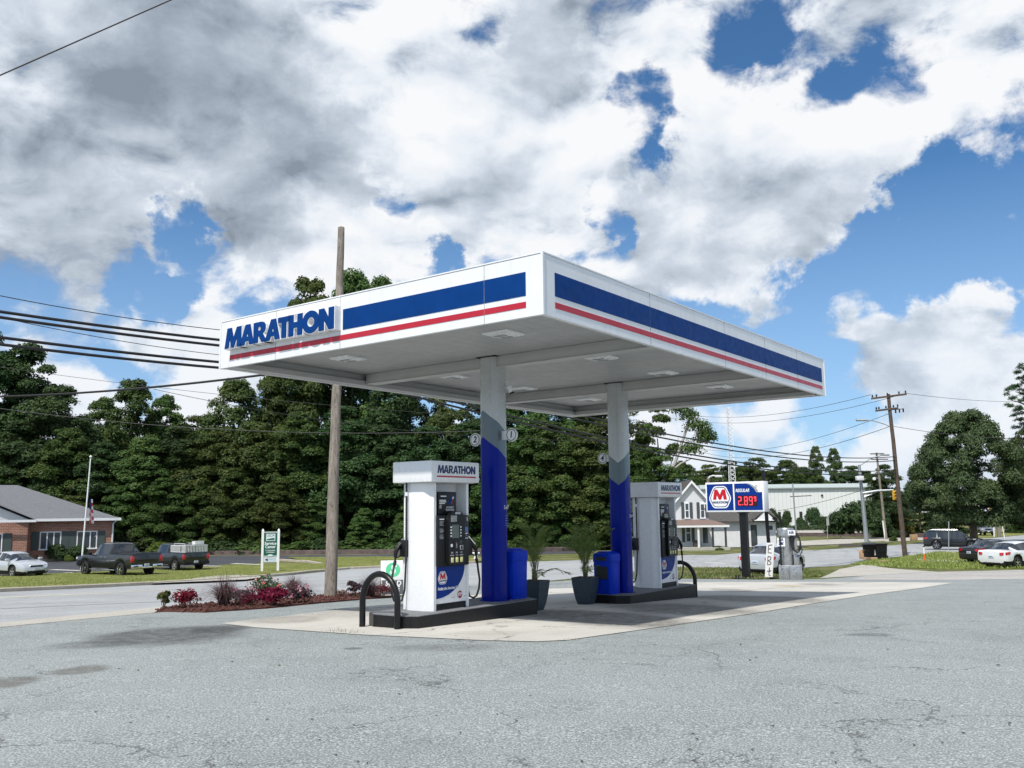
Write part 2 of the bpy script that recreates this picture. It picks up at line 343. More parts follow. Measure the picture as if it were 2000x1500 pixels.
def sheet(name, outline, m, dz, label=None, kind='structure', thick=0.):
    b = bmesh.new(); vs = [b.verts.new((x, y, 0)) for x, y in outline]; b.faces.new(vs)
    y0, y1 = min(p[1] for p in outline), max(p[1] for p in outline)
    for y in YS:
        if y0 < y < y1: bmesh.ops.bisect_plane(b, geom=b.verts[:]+b.edges[:]+b.faces[:], plane_co=(0, y, 0), plane_no=(0, 1, 0))
    bmesh.ops.triangulate(b, faces=[f for f in b.faces if len(f.verts) > 4])
    for f in b.faces:
        if f.normal.z < 0: f.normal_flip()
    for v in b.verts: v.co.z = T(v.co.y)+dz
    if thick:
        r = bmesh.ops.extrude_face_region(b, geom=b.faces[:])
        for e in r['geom']:
            if isinstance(e, bmesh.types.BMVert): e.co.z += 0
        top = {e for e in r['geom'] if isinstance(e, bmesh.types.BMVert)}
        for v in b.verts:
            if v not in top: v.co.z -= thick
        bmesh.ops.recalc_face_normals(b, faces=b.faces[:])
    me = bpy.data.meshes.new(name); b.to_mesh(me); b.free(); me.materials.append(m)
    o = link(name, me); o['kind'] = kind
    return o

def pavement(name, c0, c1, speck, speck_amt, spots=(), cracks=0., rough=.9, streak=0., crack_scale=.42, streak_dir=None, broad=.16):
    m = bpy.data.materials.new(name); m.use_nodes = True; t = NT(m.node_tree); p = t.n['Principled BSDF']
    co = t.coord()
    k = t.mix(t.mr(t.noise(co, .35, 5., .6), .3, .7), c0, c1)
    g = t.noise(co, speck, 2., .7); g2 = t.vor(co, speck*.62)
    k = t.mix(t.mr(g, .46, .70, 0, speck_amt), k, tuple(min(1, x*2.4) for x in c1))
    k = t.mix(t.mr(g2, .34, .02, 0, speck_amt*.95), k, tuple(x*.36 for x in c0))
    k = t.mix(t.mr(t.noise(co, 1.1, 6., .65), .52, .72, 0., broad), k, tuple(x*.45 for x in c0))
    if streak:
        sv = t.vmath('MULTIPLY', co, (.9, .09, 1.)) if streak_dir is None else None
        if sv is None:
            mp = t.new('ShaderNodeMapping'); mp.inputs['Rotation'].default_value = (0, 0, -streak_dir); t.l.new(co, mp.inputs['Vector'])
            sv = t.vmath('MULTIPLY', mp.outputs[0], (.07, 1.1, 1.))
        k = t.mix(t.mr(t.noise(sv, 1., 4., .6), .5, .72, 0., streak), k, tuple(x*.3 for x in c0))
    wob = t.vmath('SCALE', t.vmath('SUBTRACT', t.noise(co, 1.6, 5., .6, out=1), (.5, .5, .5)), .75)
    wob2 = t.vmath('SCALE', t.vmath('SUBTRACT', t.noise(co, 9., 3., .6, out=1), (.5, .5, .5)), .16)
    cw = t.vmath('ADD', t.vmath('ADD', co, wob), wob2)
    if cracks:
        ln = t.math('LESS_THAN', t.vor(cw, crack_scale, 'DISTANCE_TO_EDGE'), .0042)
        msk = t.mr(t.noise(co, .55, 2.), .45, .55)
        ln2 = t.math('LESS_THAN', t.vor(cw, crack_scale*3.1, 'DISTANCE_TO_EDGE'), .0055)
        msk2 = t.mr(t.noise(t.vmath('ADD', co, (31., 7., 0)), .30, 2.), .56, .62)
        both = t.math('MAXIMUM', t.math('MULTIPLY', ln, msk), t.math('MULTIPLY', ln2, msk2))
        k = t.mix(t.math('MULTIPLY', both, cracks), k, (.05, .048, .045))
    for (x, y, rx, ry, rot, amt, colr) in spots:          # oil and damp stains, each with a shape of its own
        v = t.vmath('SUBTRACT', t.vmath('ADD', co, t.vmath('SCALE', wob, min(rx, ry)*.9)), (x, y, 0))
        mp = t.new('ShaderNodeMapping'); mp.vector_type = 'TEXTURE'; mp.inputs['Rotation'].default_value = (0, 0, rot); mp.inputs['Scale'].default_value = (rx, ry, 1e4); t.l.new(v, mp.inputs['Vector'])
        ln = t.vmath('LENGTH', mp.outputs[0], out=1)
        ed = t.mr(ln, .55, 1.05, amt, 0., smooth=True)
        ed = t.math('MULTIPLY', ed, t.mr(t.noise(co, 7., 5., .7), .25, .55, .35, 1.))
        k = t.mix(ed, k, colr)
    t.l.new(k, p.inputs['Base Color']); p.inputs['Roughness'].default_value = rough; p.inputs['Specular IOR Level'].default_value = .3
    b = t.new('ShaderNodeBump'); b.inputs['Strength'].default_value = .5; b.inputs['Distance'].default_value = .008
    t.l.new(t.math('ADD', g, t.math('MULTIPLY', g2, .6)), b.inputs['Height']); t.l.new(b.outputs[0], p.inputs['Normal'])
    return m
def spot(u, v, du, dv, amt, colr, rot=0.):
    c = G(u, v); a = G(u+du, v); b = G(u, v-dv)
    return (c.x, c.y, abs(a.x-c.x), abs(b.y-c.y), rot, amt, colr)
OIL = (.045, .045, .045); DAMP = (.12, .115, .10)
M['asphalt'] = pavement('asphalt', (.168, .184, .182), (.228, .248, .244), 62., .95,
    [spot(330, 1243, 170, 20, .75, OIL, .12), spot(430, 1231, 60, 9, .6, OIL), spot(158, 1312, 55, 11, .8, DAMP), spot(20, 1337, 62, 13, .8, DAMP), spot(170, 1262, 90, 10, .4, OIL),
     spot(690, 1270, 24, 3, .6, OIL), spot(860, 1268, 130, 8, .28, OIL), spot(1700, 1243, 60, 4, .45, OIL)], cracks=.6, crack_scale=.40, broad=.24)
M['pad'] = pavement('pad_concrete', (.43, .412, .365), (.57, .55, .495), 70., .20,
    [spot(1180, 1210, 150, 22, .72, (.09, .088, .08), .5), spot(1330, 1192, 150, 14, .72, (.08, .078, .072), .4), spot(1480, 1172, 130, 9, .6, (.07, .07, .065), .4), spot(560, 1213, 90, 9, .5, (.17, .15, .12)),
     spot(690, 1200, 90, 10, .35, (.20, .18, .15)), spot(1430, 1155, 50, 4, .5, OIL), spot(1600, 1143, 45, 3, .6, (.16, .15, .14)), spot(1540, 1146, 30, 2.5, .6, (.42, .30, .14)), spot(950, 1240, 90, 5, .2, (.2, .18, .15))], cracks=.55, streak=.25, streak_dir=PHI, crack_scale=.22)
M['road'] = pavement('road', (.265, .275, .278), (.355, .366, .368), 45., .35, cracks=.5, crack_scale=.12, streak=.22, streak_dir=1.25)
M['dark_asphalt'] = pavement('dark_asphalt', (.045, .047, .055), (.075, .078, .088), 60., .22)
M['gravel'] = pavement('gravel', (.26, .25, .235), (.40, .385, .36), 30., .55, streak=.35, streak_dir=.35)
M['apron'] = pavement('apron', (.33, .31, .275), (.44, .415, .365), 40., .35, cracks=.5, crack_scale=.3)
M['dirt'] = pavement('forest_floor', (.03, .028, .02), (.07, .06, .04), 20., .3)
def lawn_mat(name, a, b, dry, dry_amt):
    m = bpy.data.materials.new(name); m.use_nodes = True; t = NT(m.node_tree); p = t.n['Principled BSDF']; co = t.coord()
    k = t.mix(t.mr(t.noise(co, 5., 8., .78), .34, .66), a, b)
    k = t.mix(t.mr(t.noise(co, .45, 4., .6), .47, .68, 0., dry_amt), k, dry)
    k = t.mix(t.mr(t.noise(t.vmath('MULTIPLY', co, (1., 3., 1.)), 1.6, 6., .7), .48, .7, 0., .6), k, tuple(x*.45 for x in a))
    t.l.new(k, p.inputs['Base Color']); p.inputs['Roughness'].default_value = .95; p.inputs['Specular IOR Level'].default_value = .1
    bp = t.new('ShaderNodeBump'); bp.inputs['Strength'].default_value = .9; bp.inputs['Distance'].default_value = .06
    t.l.new(t.noise(co, 14., 5., .7), bp.inputs['Height']); t.l.new(bp.outputs[0], p.inputs['Normal']); return m
M['lawn'] = lawn_mat('lawn', (.115, .14, .032), (.25, .275, .085), (.33, .30, .13), .6)
M['verge'] = lawn_mat('verge', (.075, .095, .028), (.16, .18, .06), (.30, .27, .15), .9)

sheet('ground', [(-700, -60), (700, -60), (700, 900), (-700, 900)], M['verge'], 0.)
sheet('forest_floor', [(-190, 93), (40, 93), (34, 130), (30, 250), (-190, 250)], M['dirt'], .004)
# the through road, the side street and the house frontage
far_kerb = pl((0, 1157), (310, 1142), (480, 1130), (680, 1112), (930, 1100), (1150, 1094))
near_edge = pl((0, 1219), (330, 1186))
road = [(-30, -40)]+[(far_kerb[0][0]-17, far_kerb[0][1]-60), far_kerb[0]]+far_kerb[1:]+pl((1240, 1088), (1330, 1085), (1380, 1082), (1500, 1079), (1640, 1072), (1790, 1062), (1870, 1048), (1990, 1030), (2200, 1014), (2260, 1056), (1990, 1060), (1880, 1078), (1770, 1086), (1690, 1094), (1650, 1104), (1560, 1110), (1340, 1108), (1270, 1112)) + [(4.5, 47), (2.2, 40), (-.5, 34), (-4.2, 28.5), (-6.6, 20), near_edge[0], (-13, -10)]
sheet('road', road, M['road'], .012)
sheet('lot_asphalt', [(-13, -40), (-8.6, 10)]+pl((0, 1226), (300, 1199), (480, 1186), (760, 1170)) + [(-1.5, 32), (2.5, 38.5)]+pl((1330, 1131), (1480, 1133), (1610, 1132), (1700, 1124), (1820, 1118), (1990, 1115), (2300, 1122)) + [(60, 20), (60, -40)], M['asphalt'], .020)
sheet('gutter', [(-13.6, -10), near_edge[0]]+[near_edge[1]]+pl((300, 1199), (0, 1228))+[(-12.6, -10)], M['apron'], .024)
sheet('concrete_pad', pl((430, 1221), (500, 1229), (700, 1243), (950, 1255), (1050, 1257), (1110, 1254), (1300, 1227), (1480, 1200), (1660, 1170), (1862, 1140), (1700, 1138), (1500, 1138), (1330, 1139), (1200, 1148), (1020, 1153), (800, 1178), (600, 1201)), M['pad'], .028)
sheet('side_apron', pl((1600, 1130), (1640, 1112), (1690, 1102), (1720, 1108), (1840, 1118), (1700, 1124)), M['apron'], .016)
sheet('gravel_shoulder', pl((1690, 1126), (1830, 1118), (1990, 1114), (2300, 1121), (2300, 1128), (1850, 1134), (1660, 1133)), M['gravel'], .024)
sheet('verge_strip', pl((1270, 1119), (1330, 1109), (1560, 1111), (1600, 1116), (1612, 1126), (1480, 1132), (1330, 1130)), M['verge'], .018)
sheet('corner_verge', pl((1662, 1102), (1700, 1095), (1768, 1088), (1830, 1078), (1880, 1080), (1990, 1074), (2200, 1070), (2200, 1112), (1990, 1111), (1850, 1112), (1740, 1108)), M['lawn'], .018)
sheet('worn_path', pl((1790, 1092), (1900, 1096), (1935, 1098), (1935, 1101), (1880, 1099), (1790, 1094)), M['apron'], .022)
# across the road: lawn, kerb and the office car park
lawn = [far_kerb[0], far_kerb[1]]+pl((480, 1129), (680, 1111), (930, 1099), (1000, 1095), (930, 1087.5), (700, 1089), (560, 1090), (625, 1103), (540, 1103.5), (480, 1103), (400, 1108), (0, 1127))+[(-60, 51), (far_kerb[0][0]-44, far_kerb[0][1]-60), (far_kerb[0][0]-17.4, far_kerb[0][1]-60)]
sheet('lawn', lawn, M['lawn'], .09)
sheet('car_park', [(-62, 50)]+pl((-40, 1129), (0, 1126), (400, 1107), (480, 1102.5), (545, 1095), (700, 1088), (930, 1086.5), (1160, 1080), (1160, 1076), (900, 1081.5), (560, 1085), (400, 1086), (330, 1088), (150, 1093), (0, 1096))+[(-80, 68)], M['dark_asphalt'], .02)
sheet('driveway_mouth', pl((290, 1144), (420, 1128), (470, 1126), (520, 1130), (480, 1136)), M['apron'], .10)
sheet('pavement_edge', pl((400, 1086), (330, 1088), (150, 1093), (0, 1096), (-60, 1097), (-60, 1092), (150, 1090), (330, 1085.5), (400, 1083.8)), M['apron'], .06)
M['lot_line'] = mat('lot_line', (.55, .54, .5), .8, var=.2, vs=3.)
for a, b in (((100, 1113), (160, 1115.2)), ((455, 1103.4), (510, 1106.4)), ((385, 1108.0), (430, 1109.4)), ((130, 1119), (170, 1120.6))):
    p, q = G(*a), G(*b); d = (q-p).normalized(); n = Vector((-d.y, d.x, 0))*.28
    sheet('parking_line', [(p.x+n.x, p.y+n.y), (p.x-n.x, p.y-n.y), (q.x-n.x, q.y-n.y), (q.x+n.x, q.y+n.y)], M['lot_line'], .12 if a[0] > 380 else .026)
for a, b in (((1375, 1099), (1418, 1101)), ((1300, 1104), (1312, 1104.6))):
    p, q = G(*a), G(*b); d = (q-p).normalized(); n = Vector((-d.y, d.x, 0))*.3
    sheet('lane_mark', [(p.x+n.x, p.y+n.y), (p.x-n.x, p.y-n.y), (q.x-n.x, q.y-n.y), (q.x+n.x, q.y+n.y)], M['lot_line'], .018)
_e = pl((0, 1167.5), (180, 1160), (330, 1151.5)); _l = pl((0, 1169), (180, 1161.2), (330, 1152.4))
sheet('edge_line', _e+_l[::-1], mat('faded_line', (.5, .47, .36), .8, var=.2, vs=2.), .016)
def kerb(name, pts, w, h, m, dz=0.):
    P = []
    for (x0, y0), (x1, y1) in zip(pts[:-1], pts[1:]):
        n = max(1, int(math.hypot(x1-x0, y1-y0)/1.)); P += [(x0+(x1-x0)*k/n, y0+(y1-y0)*k/n) for k in range(n)]
    P.append(pts[-1]); rings = []
    for i, (x, y) in enumerate(P):
        a = Vector(P[max(i-1, 0)]); b = Vector(P[min(i+1, len(P)-1)]); d = (b-a).normalized(); n = Vector((-d.y, d.x)); z = T(y)+dz
        rings.append([(x+n.x*w*k, y+n.y*w*k, z+q) for k, q in ((-.5, -.1), (-.5, h-.02), (-.42, h), (.42, h), (.5, h-.02), (.5, -.1))])
    mb = MB(); mb.loft(rings, m, False); return mb.build(name, kind='structure')
kerb('kerb', [(far_kerb[0][0]-17, far_kerb[0][1]-60)]+far_kerb[:2]+pl((460, 1132), (600, 1119), (680, 1112), (930, 1099.6)), .34, .15, M['kerb'])
kerb('kerb', pl((380, 1084.4), (560, 1083.4), (760, 1081.5), (960, 1080), (1170, 1075)), .5, .42, M['kerb_brown'])
kerb('kerb', pl((545, 1095.5), (600, 1098.5), (628, 1103.5)), .3, .16, M['kerb'])
# ---------------------------------------------------------------- fuel station; local x runs along the islands, y across them
C0 = Vector((.40, 10.95, 0)); W_, L_, ZB, ZT = 6.66, 10.83, 4.163, 4.95
def P(x, y, z=0.): return C0+_B*x+_A*y+Vector((0, 0, z))
def Tl(x, y): return T(P(x, y).y)
NX = frame((0, 0, 0), (0, -1, 0), (0, 0, 1))   # writing on a face that looks towards -x
NY = frame((0, 0, 0), (1, 0, 0), (0, 0, 1))    # writing on a face that looks towards -y
def onX(x, y, z): m = NX.copy(); m.translation = (x, y, z); return m
def onY(x, y, z): m = NY.copy(); m.translation = (x, y, z); return m

can = thing('gas_station_canopy', 'white flat fuel canopy with blue band and red stripe on two columns', 'canopy', P(0, 0), PHI)
mb = MB(); th = .06
for (x0, x1, y0, y1) in ((0, th, 0, W_), (L_-th, L_, 0, W_), (th, L_-th, 0, th), (th, L_-th, W_-th, W_)): mb.box(x0, x1, y0, y1, ZB, ZT, M['white_fascia'])
for (x0, x1, y0, y1) in ((-.012, .02, -.012, .02), (L_-.02, L_+.012, -.012, .02), (-.012, .02, W_-.02, W_+.012), (L_-.02, L_+.012, W_-.02, W_+.012)): mb.box(x0, x1, y0, y1, ZB-.004, ZT+.004, M['white_fascia'])   # corner posts
mb.box(-.008, L_+.008, -.008, th+.02, ZT+.004, ZT+.022, M['white_metal']); mb.box(-.008, th+.02, th+.02, W_, ZT+.004, ZT+.022, M['white_metal'])
mb.build('fascia', can)
for x in (2.80, 5.50, 7.36, 9.1): mb = MB(); mb.box(x-.004, x+.004, -.0035, 0, ZB+.005, ZT-.005, M['sticker_grey']); mb.build('panel_seam', can)   # fine seams between the facing panels
for y in (.94, 3.7, 5.2): mb = MB(); mb.box(-.0035, 0, y-.003, y+.003, ZB+.005, ZT-.005, M['sticker_grey']); mb.build('panel_seam', can)
def band(name, m, z0, z1, ya, yb):
    mb = MB(); xs = [.264, 2.796, 2.806, 4.6, 5.505, 5.515, 6.35, 7.36, 7.366, 8.5, 10.63]
    for a, b in ((.264, 2.795), (2.808, 5.504), (5.516, 7.358), (7.366, 9.097), (9.104, 10.63)): mb.box(a, b, -.006, -.001, z0, z1, m)
    cuts = [ya, .936, .944, 5.2, yb] if yb > 5.3 else [ya, .936, .944, yb]
    for a, b in zip(cuts[:-1], cuts[1:]):
        if b-a > .02: mb.box(-.006, -.001, a, b, z0, z1, m)
    mb.build(name, can)
band('blue_band', M['blue_band'], 4.438, 4.748, .264, 3.64)
band('red_stripe', M['red_stripe'], 4.283, 4.361, .264, 6.385)
mb = MB(); m_ = onX(-.06, 6.36, 4.455)
brandword(mb, M['white_gloss'], m_, 2.66, .325, .06, .020); mb.build('lettering_body', can)
mb = MB(); brandword(mb, M['blue_band'], onX(-.125, 6.36, 4.455), 2.66, .325, .004, .005); mb.build('lettering_face', can)
# ceiling: deck, perimeter gutter, two cross beams
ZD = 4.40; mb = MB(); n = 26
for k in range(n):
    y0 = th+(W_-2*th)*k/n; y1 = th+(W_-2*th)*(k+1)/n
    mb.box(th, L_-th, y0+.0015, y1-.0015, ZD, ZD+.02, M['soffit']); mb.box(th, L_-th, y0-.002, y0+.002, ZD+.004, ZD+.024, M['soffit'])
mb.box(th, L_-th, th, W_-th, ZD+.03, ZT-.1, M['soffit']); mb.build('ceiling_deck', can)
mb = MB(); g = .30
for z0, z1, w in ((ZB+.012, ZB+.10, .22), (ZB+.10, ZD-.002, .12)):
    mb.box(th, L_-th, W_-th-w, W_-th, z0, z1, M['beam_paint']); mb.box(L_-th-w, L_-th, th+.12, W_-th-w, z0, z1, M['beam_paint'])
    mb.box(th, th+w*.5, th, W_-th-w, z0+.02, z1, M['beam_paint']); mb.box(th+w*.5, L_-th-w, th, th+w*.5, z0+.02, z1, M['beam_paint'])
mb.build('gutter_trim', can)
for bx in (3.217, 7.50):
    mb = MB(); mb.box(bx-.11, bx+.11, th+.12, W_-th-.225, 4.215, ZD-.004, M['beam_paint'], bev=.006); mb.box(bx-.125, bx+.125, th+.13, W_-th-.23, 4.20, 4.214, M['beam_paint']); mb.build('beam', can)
def ceiling_light(x, y):
    mb = MB()
    mb.loft([[(x+sx*a, y+sy*b, z) for sx, sy in ((-1, -1), (1, -1), (1, 1), (-1, 1))] for a, b, z in ((.13, .13, ZD-.05), (.22, .22, ZD-.03), (.24, .24, ZD-.004))], M['white_gloss'], False)
    o = mb.build('ceiling_light', can)
    mb = MB()
    for sx in (-.075, .075): mb.box(x+sx-.045, x+sx+.045, y-.10, y+.10, ZD-.056, ZD-.0505, M['sticker_grey'])
    mb.build('lens', o)
for x in (1.6, 6.75, 9.4):
    for y in (1.85, 5.25): ceiling_light(x, y)
for x, y in ((4.4, 1.85), (4.4, 5.25)): ceiling_light(x, y)
def column(bx, z0, top, blue, num_l, num_r, cam_on, peak):
    n = 48; s, r = .19, .11; ring = []
    for k in range(n):
        a = 2*math.pi*k/n+R(45); q = int(k/n*4) % 4
        cx, cy = ((s-r), (s-r)) if q == 0 else ((-(s-r)), (s-r)) if q == 1 else (-(s-r), -(s-r)) if q == 2 else ((s-r), -(s-r))
    for (cx, cy), a0 in zip(((1, 1), (-1, 1), (-1, -1), (1, -1)), (0, 90, 180, 270)):
        for k in range(9): a = R(a0+90*k/8); ring.append((cx*(s-r)+r*math.cos(a), cy*(s-r)+r*math.sin(a)))
    per = [0.]
    for i in range(len(ring)): per.append(per[-1]+math.dist(ring[i], ring[(i+1) % len(ring)]))
    tot = per[-1]; e = [bx+0*i for i in range(0)]
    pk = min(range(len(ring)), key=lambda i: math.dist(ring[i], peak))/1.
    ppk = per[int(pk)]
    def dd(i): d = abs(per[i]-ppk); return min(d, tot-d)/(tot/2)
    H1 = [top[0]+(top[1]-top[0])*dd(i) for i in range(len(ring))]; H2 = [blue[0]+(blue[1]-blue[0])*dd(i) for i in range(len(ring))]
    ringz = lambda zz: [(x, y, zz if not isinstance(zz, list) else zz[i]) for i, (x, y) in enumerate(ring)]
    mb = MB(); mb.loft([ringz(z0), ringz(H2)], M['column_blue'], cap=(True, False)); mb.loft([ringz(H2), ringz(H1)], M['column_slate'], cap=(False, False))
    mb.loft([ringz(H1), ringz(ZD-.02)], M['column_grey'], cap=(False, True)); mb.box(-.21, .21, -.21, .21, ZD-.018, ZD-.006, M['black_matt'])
    mb.box(-.1925, -.1905, -.085, -.081, H1[int(pk)]+.1, ZD-.03, M['sticker_grey'])
    mb.lathe([(.26, z0), (.26, z0+.012), (.2, z0+.014)], M['column_blue'], 32)
    o = mb.build('column', can, (bx, 3.33, 0))
    mb = MB(); text(mb, 'Self', .09, M['white_gloss'], onY(.10, -.1915, z0+1.55), align='CENTER')
    for k in range(5): mb.box(.07, .15, -.192, -.1905, z0+1.40-.04*k, z0+1.412-.04*k, M['sticker_blue'])
    mb.build('lettering', o)
    for sy, num, z in ((1, num_l, 2.98), (-1, num_r, 3.02)):
        if not num: continue
        zc = z if z0 > .1 else z-.16; mb = MB(); mb.box(-.012, .012, min(sy*.18, sy*.42), max(sy*.18, sy*.42), zc-.075, zc+.075, M['white_metal'])
        disc = [(.115*math.cos(2*math.pi*k/32), .115*math.sin(2*math.pi*k/32)) for k in range(32)]
        mb.prism(disc, -.016, .016, M['white_metal'], M=onX(0, sy*.40, zc)); f = onX(-.018, sy*.40, zc)
        shapes(mb, [inset(disc, .88), inset(disc, .78)[::-1]], M['black_matt'], f, .0008); text(mb, num, .15, M['black_matt'], f, .0008, bold=.004, shear=.15)
        mb.build('number_sign', o)
    if cam_on:
        mb = MB(); mb.tube([(.10, -.19, 3.87), (.10, -.27, 3.85)], .022, M['white_metal']); mb.tube([(.10, -.27, 3.87), (.12, -.31, 3.77)], [.05, .045], M['white_metal'], 14); mb.tube([(.12, -.311, 3.772), (.124, -.32, 3.745)], .042, M['black_plastic'], 14); mb.build('security_camera', o)
    else:
        mb = MB(); mb.box(-.05, .05, .18, .9, 3.55, 3.68, M['beam_paint'], M=Mx((0, 0, 0), rx=.0)); 
    return o
column(3.217, .245, (3.46, 2.99), (3.0, 2.53), '2', '1', True, (-.19, .06))
column(7.50, .05, (2.70, 3.2), (2.24, 2.72), '4', None, False, (-.19, -.08))

def island(x0, x1, z, label, ch):
    t = thing('pump_island', label, 'kerb island', P((x0+x1)/2, 3.36), PHI); h = (x1-x0)/2; w = .51; c = .24
    out = [(-h, -w+c), (-h+c*.6, -w), (h-c*.6, -w), (h, -w+c), (h, w-c), (h-c*.6, w), (-h+c*.6, w), (-h, w-c)]
    mb = MB(); mb.prism(out, z-.5, z-.010, M['black_paint']); mb.build('kerb_face', t)
    mb = MB(); mb.prism(inset(out, .996), z-.010, z, M['kerb_top']); mb.build('kerb_top', t); return t
island(.68, 3.92, .245, 'black sided kerb island under the pump nearest the camera', 1)
island(6.82, 10.07, .05, 'black sided kerb island under the shaded pump farther off', 2)

def pump(x, z, label, number):
    t = thing('fuel_pump', label, 'fuel pump', P(x, 3.38, z), PHI)
    hw, hd, ht = .41, .315, 1.945                       # half width along the island, half depth, height under the hood
    mb = MB()                                          # fluted end panels
    for s in (-1, 1):
        prof = [(s*(hw-.05), -hd), (s*(hw+.005), -hd), (s*(hw+.012), -hd+.06), (s*(hw+.055), -hd+.15), (s*(hw+.06), -hd+.20), (s*(hw+.06), hd-.20), (s*(hw+.055), hd-.15), (s*(hw+.012), hd-.06), (s*(hw+.005), hd), (s*(hw-.05), hd)]
        mb.prism(prof, 0, ht, M['pump_white'])
    mb.box(-hw+.05, hw-.05, -.09, .09, .08, ht, M['pump_white']); mb.box(-hw+.05, hw-.05, -hd+.02, hd-.02, 0, .09, M['black_paint'])
    mb.build('body', t)
    mb = MB(); mb.box(-.575, .575, -.41, .41, ht, ht+.325, M['pump_white'], bev=.012); mb.box(-.50, .50, -.36, .36, ht-.012, ht, M['soffit']); hood = mb.build('hood', t)
    for sgn in (1, -1):
        rot = Matrix.Identity(4) if sgn == 1 else Matrix.Rotation(math.pi, 4, 'Z')
        mb = MB(); f = rot @ onY(-.44, -.4115, ht+.135); brandword(mb, M['navy'], f, .92, .125, .0006); mb.box(-.45, .485, -.4135, -.411, ht+.075, ht+.097, M['red_stripe'], M=rot); mb.build('hood_lettering', hood)
        # lower poster: white sheet, blue sweep, emblem, slogan, round badge
        mb = MB(); y = -hd+.012; x0, x1, z0, z1 = -hw+.052, hw-.052, .10, .655
        mb.box(x0, x1, y, y+.02, z0, z1, M['pump_white'], M=rot)
        arc = [(x0, z1), (x0, z0+.075)]+[(x0+.0+(x1-x0-.03)*math.sin(q), z0+.075+(z1-z0-.075)*(1-math.cos(q))*1.0) for q in [k/14*math.pi/2 for k in range(15)]]
        shapes(mb, [arc], M['sign_blue'], rot @ onY(0, y-.0015, 0), .0008)
        badge(mb, M, rot @ onY(x0+.155, y-.003, z1-.17), .225)
        text(mb, 'Fueling the American Spirit.', .062, M['white_gloss'], rot @ onY(x0+.05, y-.004, z1-.335), .0006, bold=.0012, shear=.2, align='LEFT', width=.52)
        disc = [(.058*math.cos(2*math.pi*k/28), .058*math.sin(2*math.pi*k/28)) for k in range(28)]; f = rot @ onY(x1-.15, y-.0012, z0+.105)
        shapes(mb, [disc], M['navy'], f, .0006); shapes(mb, [inset(disc, .9)], M['red_stripe'], f @ Mx((0, 0, .001)), .0006); text(mb, 'STP', .062, M['white_gloss'], f @ Mx((0, 0, .002)), .0006, bold=.003, width=.098)
        for a in (-.20, .10): mb.box(x1-.15+a-.0, x1-.15+a+.075, y-.002, y-.0005, z0+.07, z0+.078, M['sticker_grey'], M=rot)
        mb.build('poster_panel', t)
        # black console with the card reader
        mb = MB(); mb.box(-hw+.045, hw-.035, -hd-.045, -.10, .655, 1.435, M['black_plastic'], M=rot, bev=.018)
        con = mb.build('console', t)
        mb = MB(); prof = [(-.185, .69), (-.19, 1.36), (-.15, 1.455), (-.06, 1.49), (.09, 1.49), (.16, 1.455), (.20, 1.36), (.215, .71), (.17, .672), (-.13, .672)]
        mb.prism(rounded(prof, .02, 3), hd+.045, hd+.105, M['black_plastic'], M=rot @ frame((0, 0, 0), (1, 0, 0), (0, 0, 1)))
        ctl = mb.build('card_reader_panel', t); yf = -hd-.1055
        mb = MB(); mb.box(-.115, .055, yf-.003, yf+.001, 1.085, 1.30-.012, M['lcd'], M=rot); mb.build('screen', ctl)
        for k in range(4):
            for a in (-.145, .085): mb = MB(); mb.box(a, a+.026, yf-.004, yf+.001, 1.105+.045*k, 1.128+.045*k, M['white_gloss'], M=rot); mb.build('screen_button', ctl)
        for a in (-.11, .0, .11): mb = MB(); mb.box(a-.03, a+.03, yf-.012, yf+.001, .712, .79, M['pale_yellow'], M=rot, bev=.008); mb.build('grade_button', ctl)
        mb = MB()
        for a, w in (('REGULAR', -.11), ('PLUS', 0.), ('PREMIUM', .11)): text(mb, a, .022, M['white_gloss'], rot @ onY(w, yf-.002, .822), width=.085 if len(a) > 4 else .05)
        for a in (-.11, 0., .11): mb.box(a-.022, a+.022, yf-.002, yf+.001, .85, .875, M['sticker_grey'], M=rot)
        mb.build('grade_lettering', ctl)
        mb = MB(); mb.box(-.14, -.10, yf-.006, yf+.001, .95, .995, M['white_gloss'], M=rot); mb.box(-.05, .0, yf-.02, yf+.001, .92, 1.03, M['black_matt'], M=rot); mb.box(-.03, -.018, yf-.024, yf-.019, .93, 1.01, M['sticker_grey'], M=rot)
        mb.box(.075, .14, yf-.014, yf+.001, .90, .97, M['sticker_grey'], M=rot); mb.box(.085, .118, yf-.017, yf-.013, .91, .96, M['black_matt'], M=rot); mb.box(.075, .125, yf-.006, yf+.001, 1.0, 1.05, M['dark_screen'], M=rot)
        mb.build('card_slot', ctl)
        mb = MB(); mb.box(-.135, .0, yf-.003, yf+.001, 1.335, 1.43, M['sticker_grey'], M=rot); mb.box(-.03, .085, yf-.004, yf+.001, 1.452, 1.478, M['white_gloss'], M=rot); mb.box(-.015, .07, yf-.005, yf+.001, 1.461, 1.469, M['navy'], M=rot)
        mb.build('sticker', ctl)
        yc = -hd-.0455; mb = MB(); mb.box(-.333, -.228, yc-.002, yc+.001, 1.366, 1.384, M['white_gloss'], M=rot)
        for k in range(15):
            if k % 5 != 4: mb.box(-.33, -.235-.012*(k % 3), yc-.002, yc+.001, 1.335-.018*k-(.022 if k > 4 else 0), 1.343-.018*k-(.022 if k > 4 else 0), M['sticker_grey'], M=rot)
        text(mb, number if sgn == 1 else str(int(number)+1), .085, M['white_gloss'], rot @ onY(.325, yc-.002, 1.37), bold=.003)
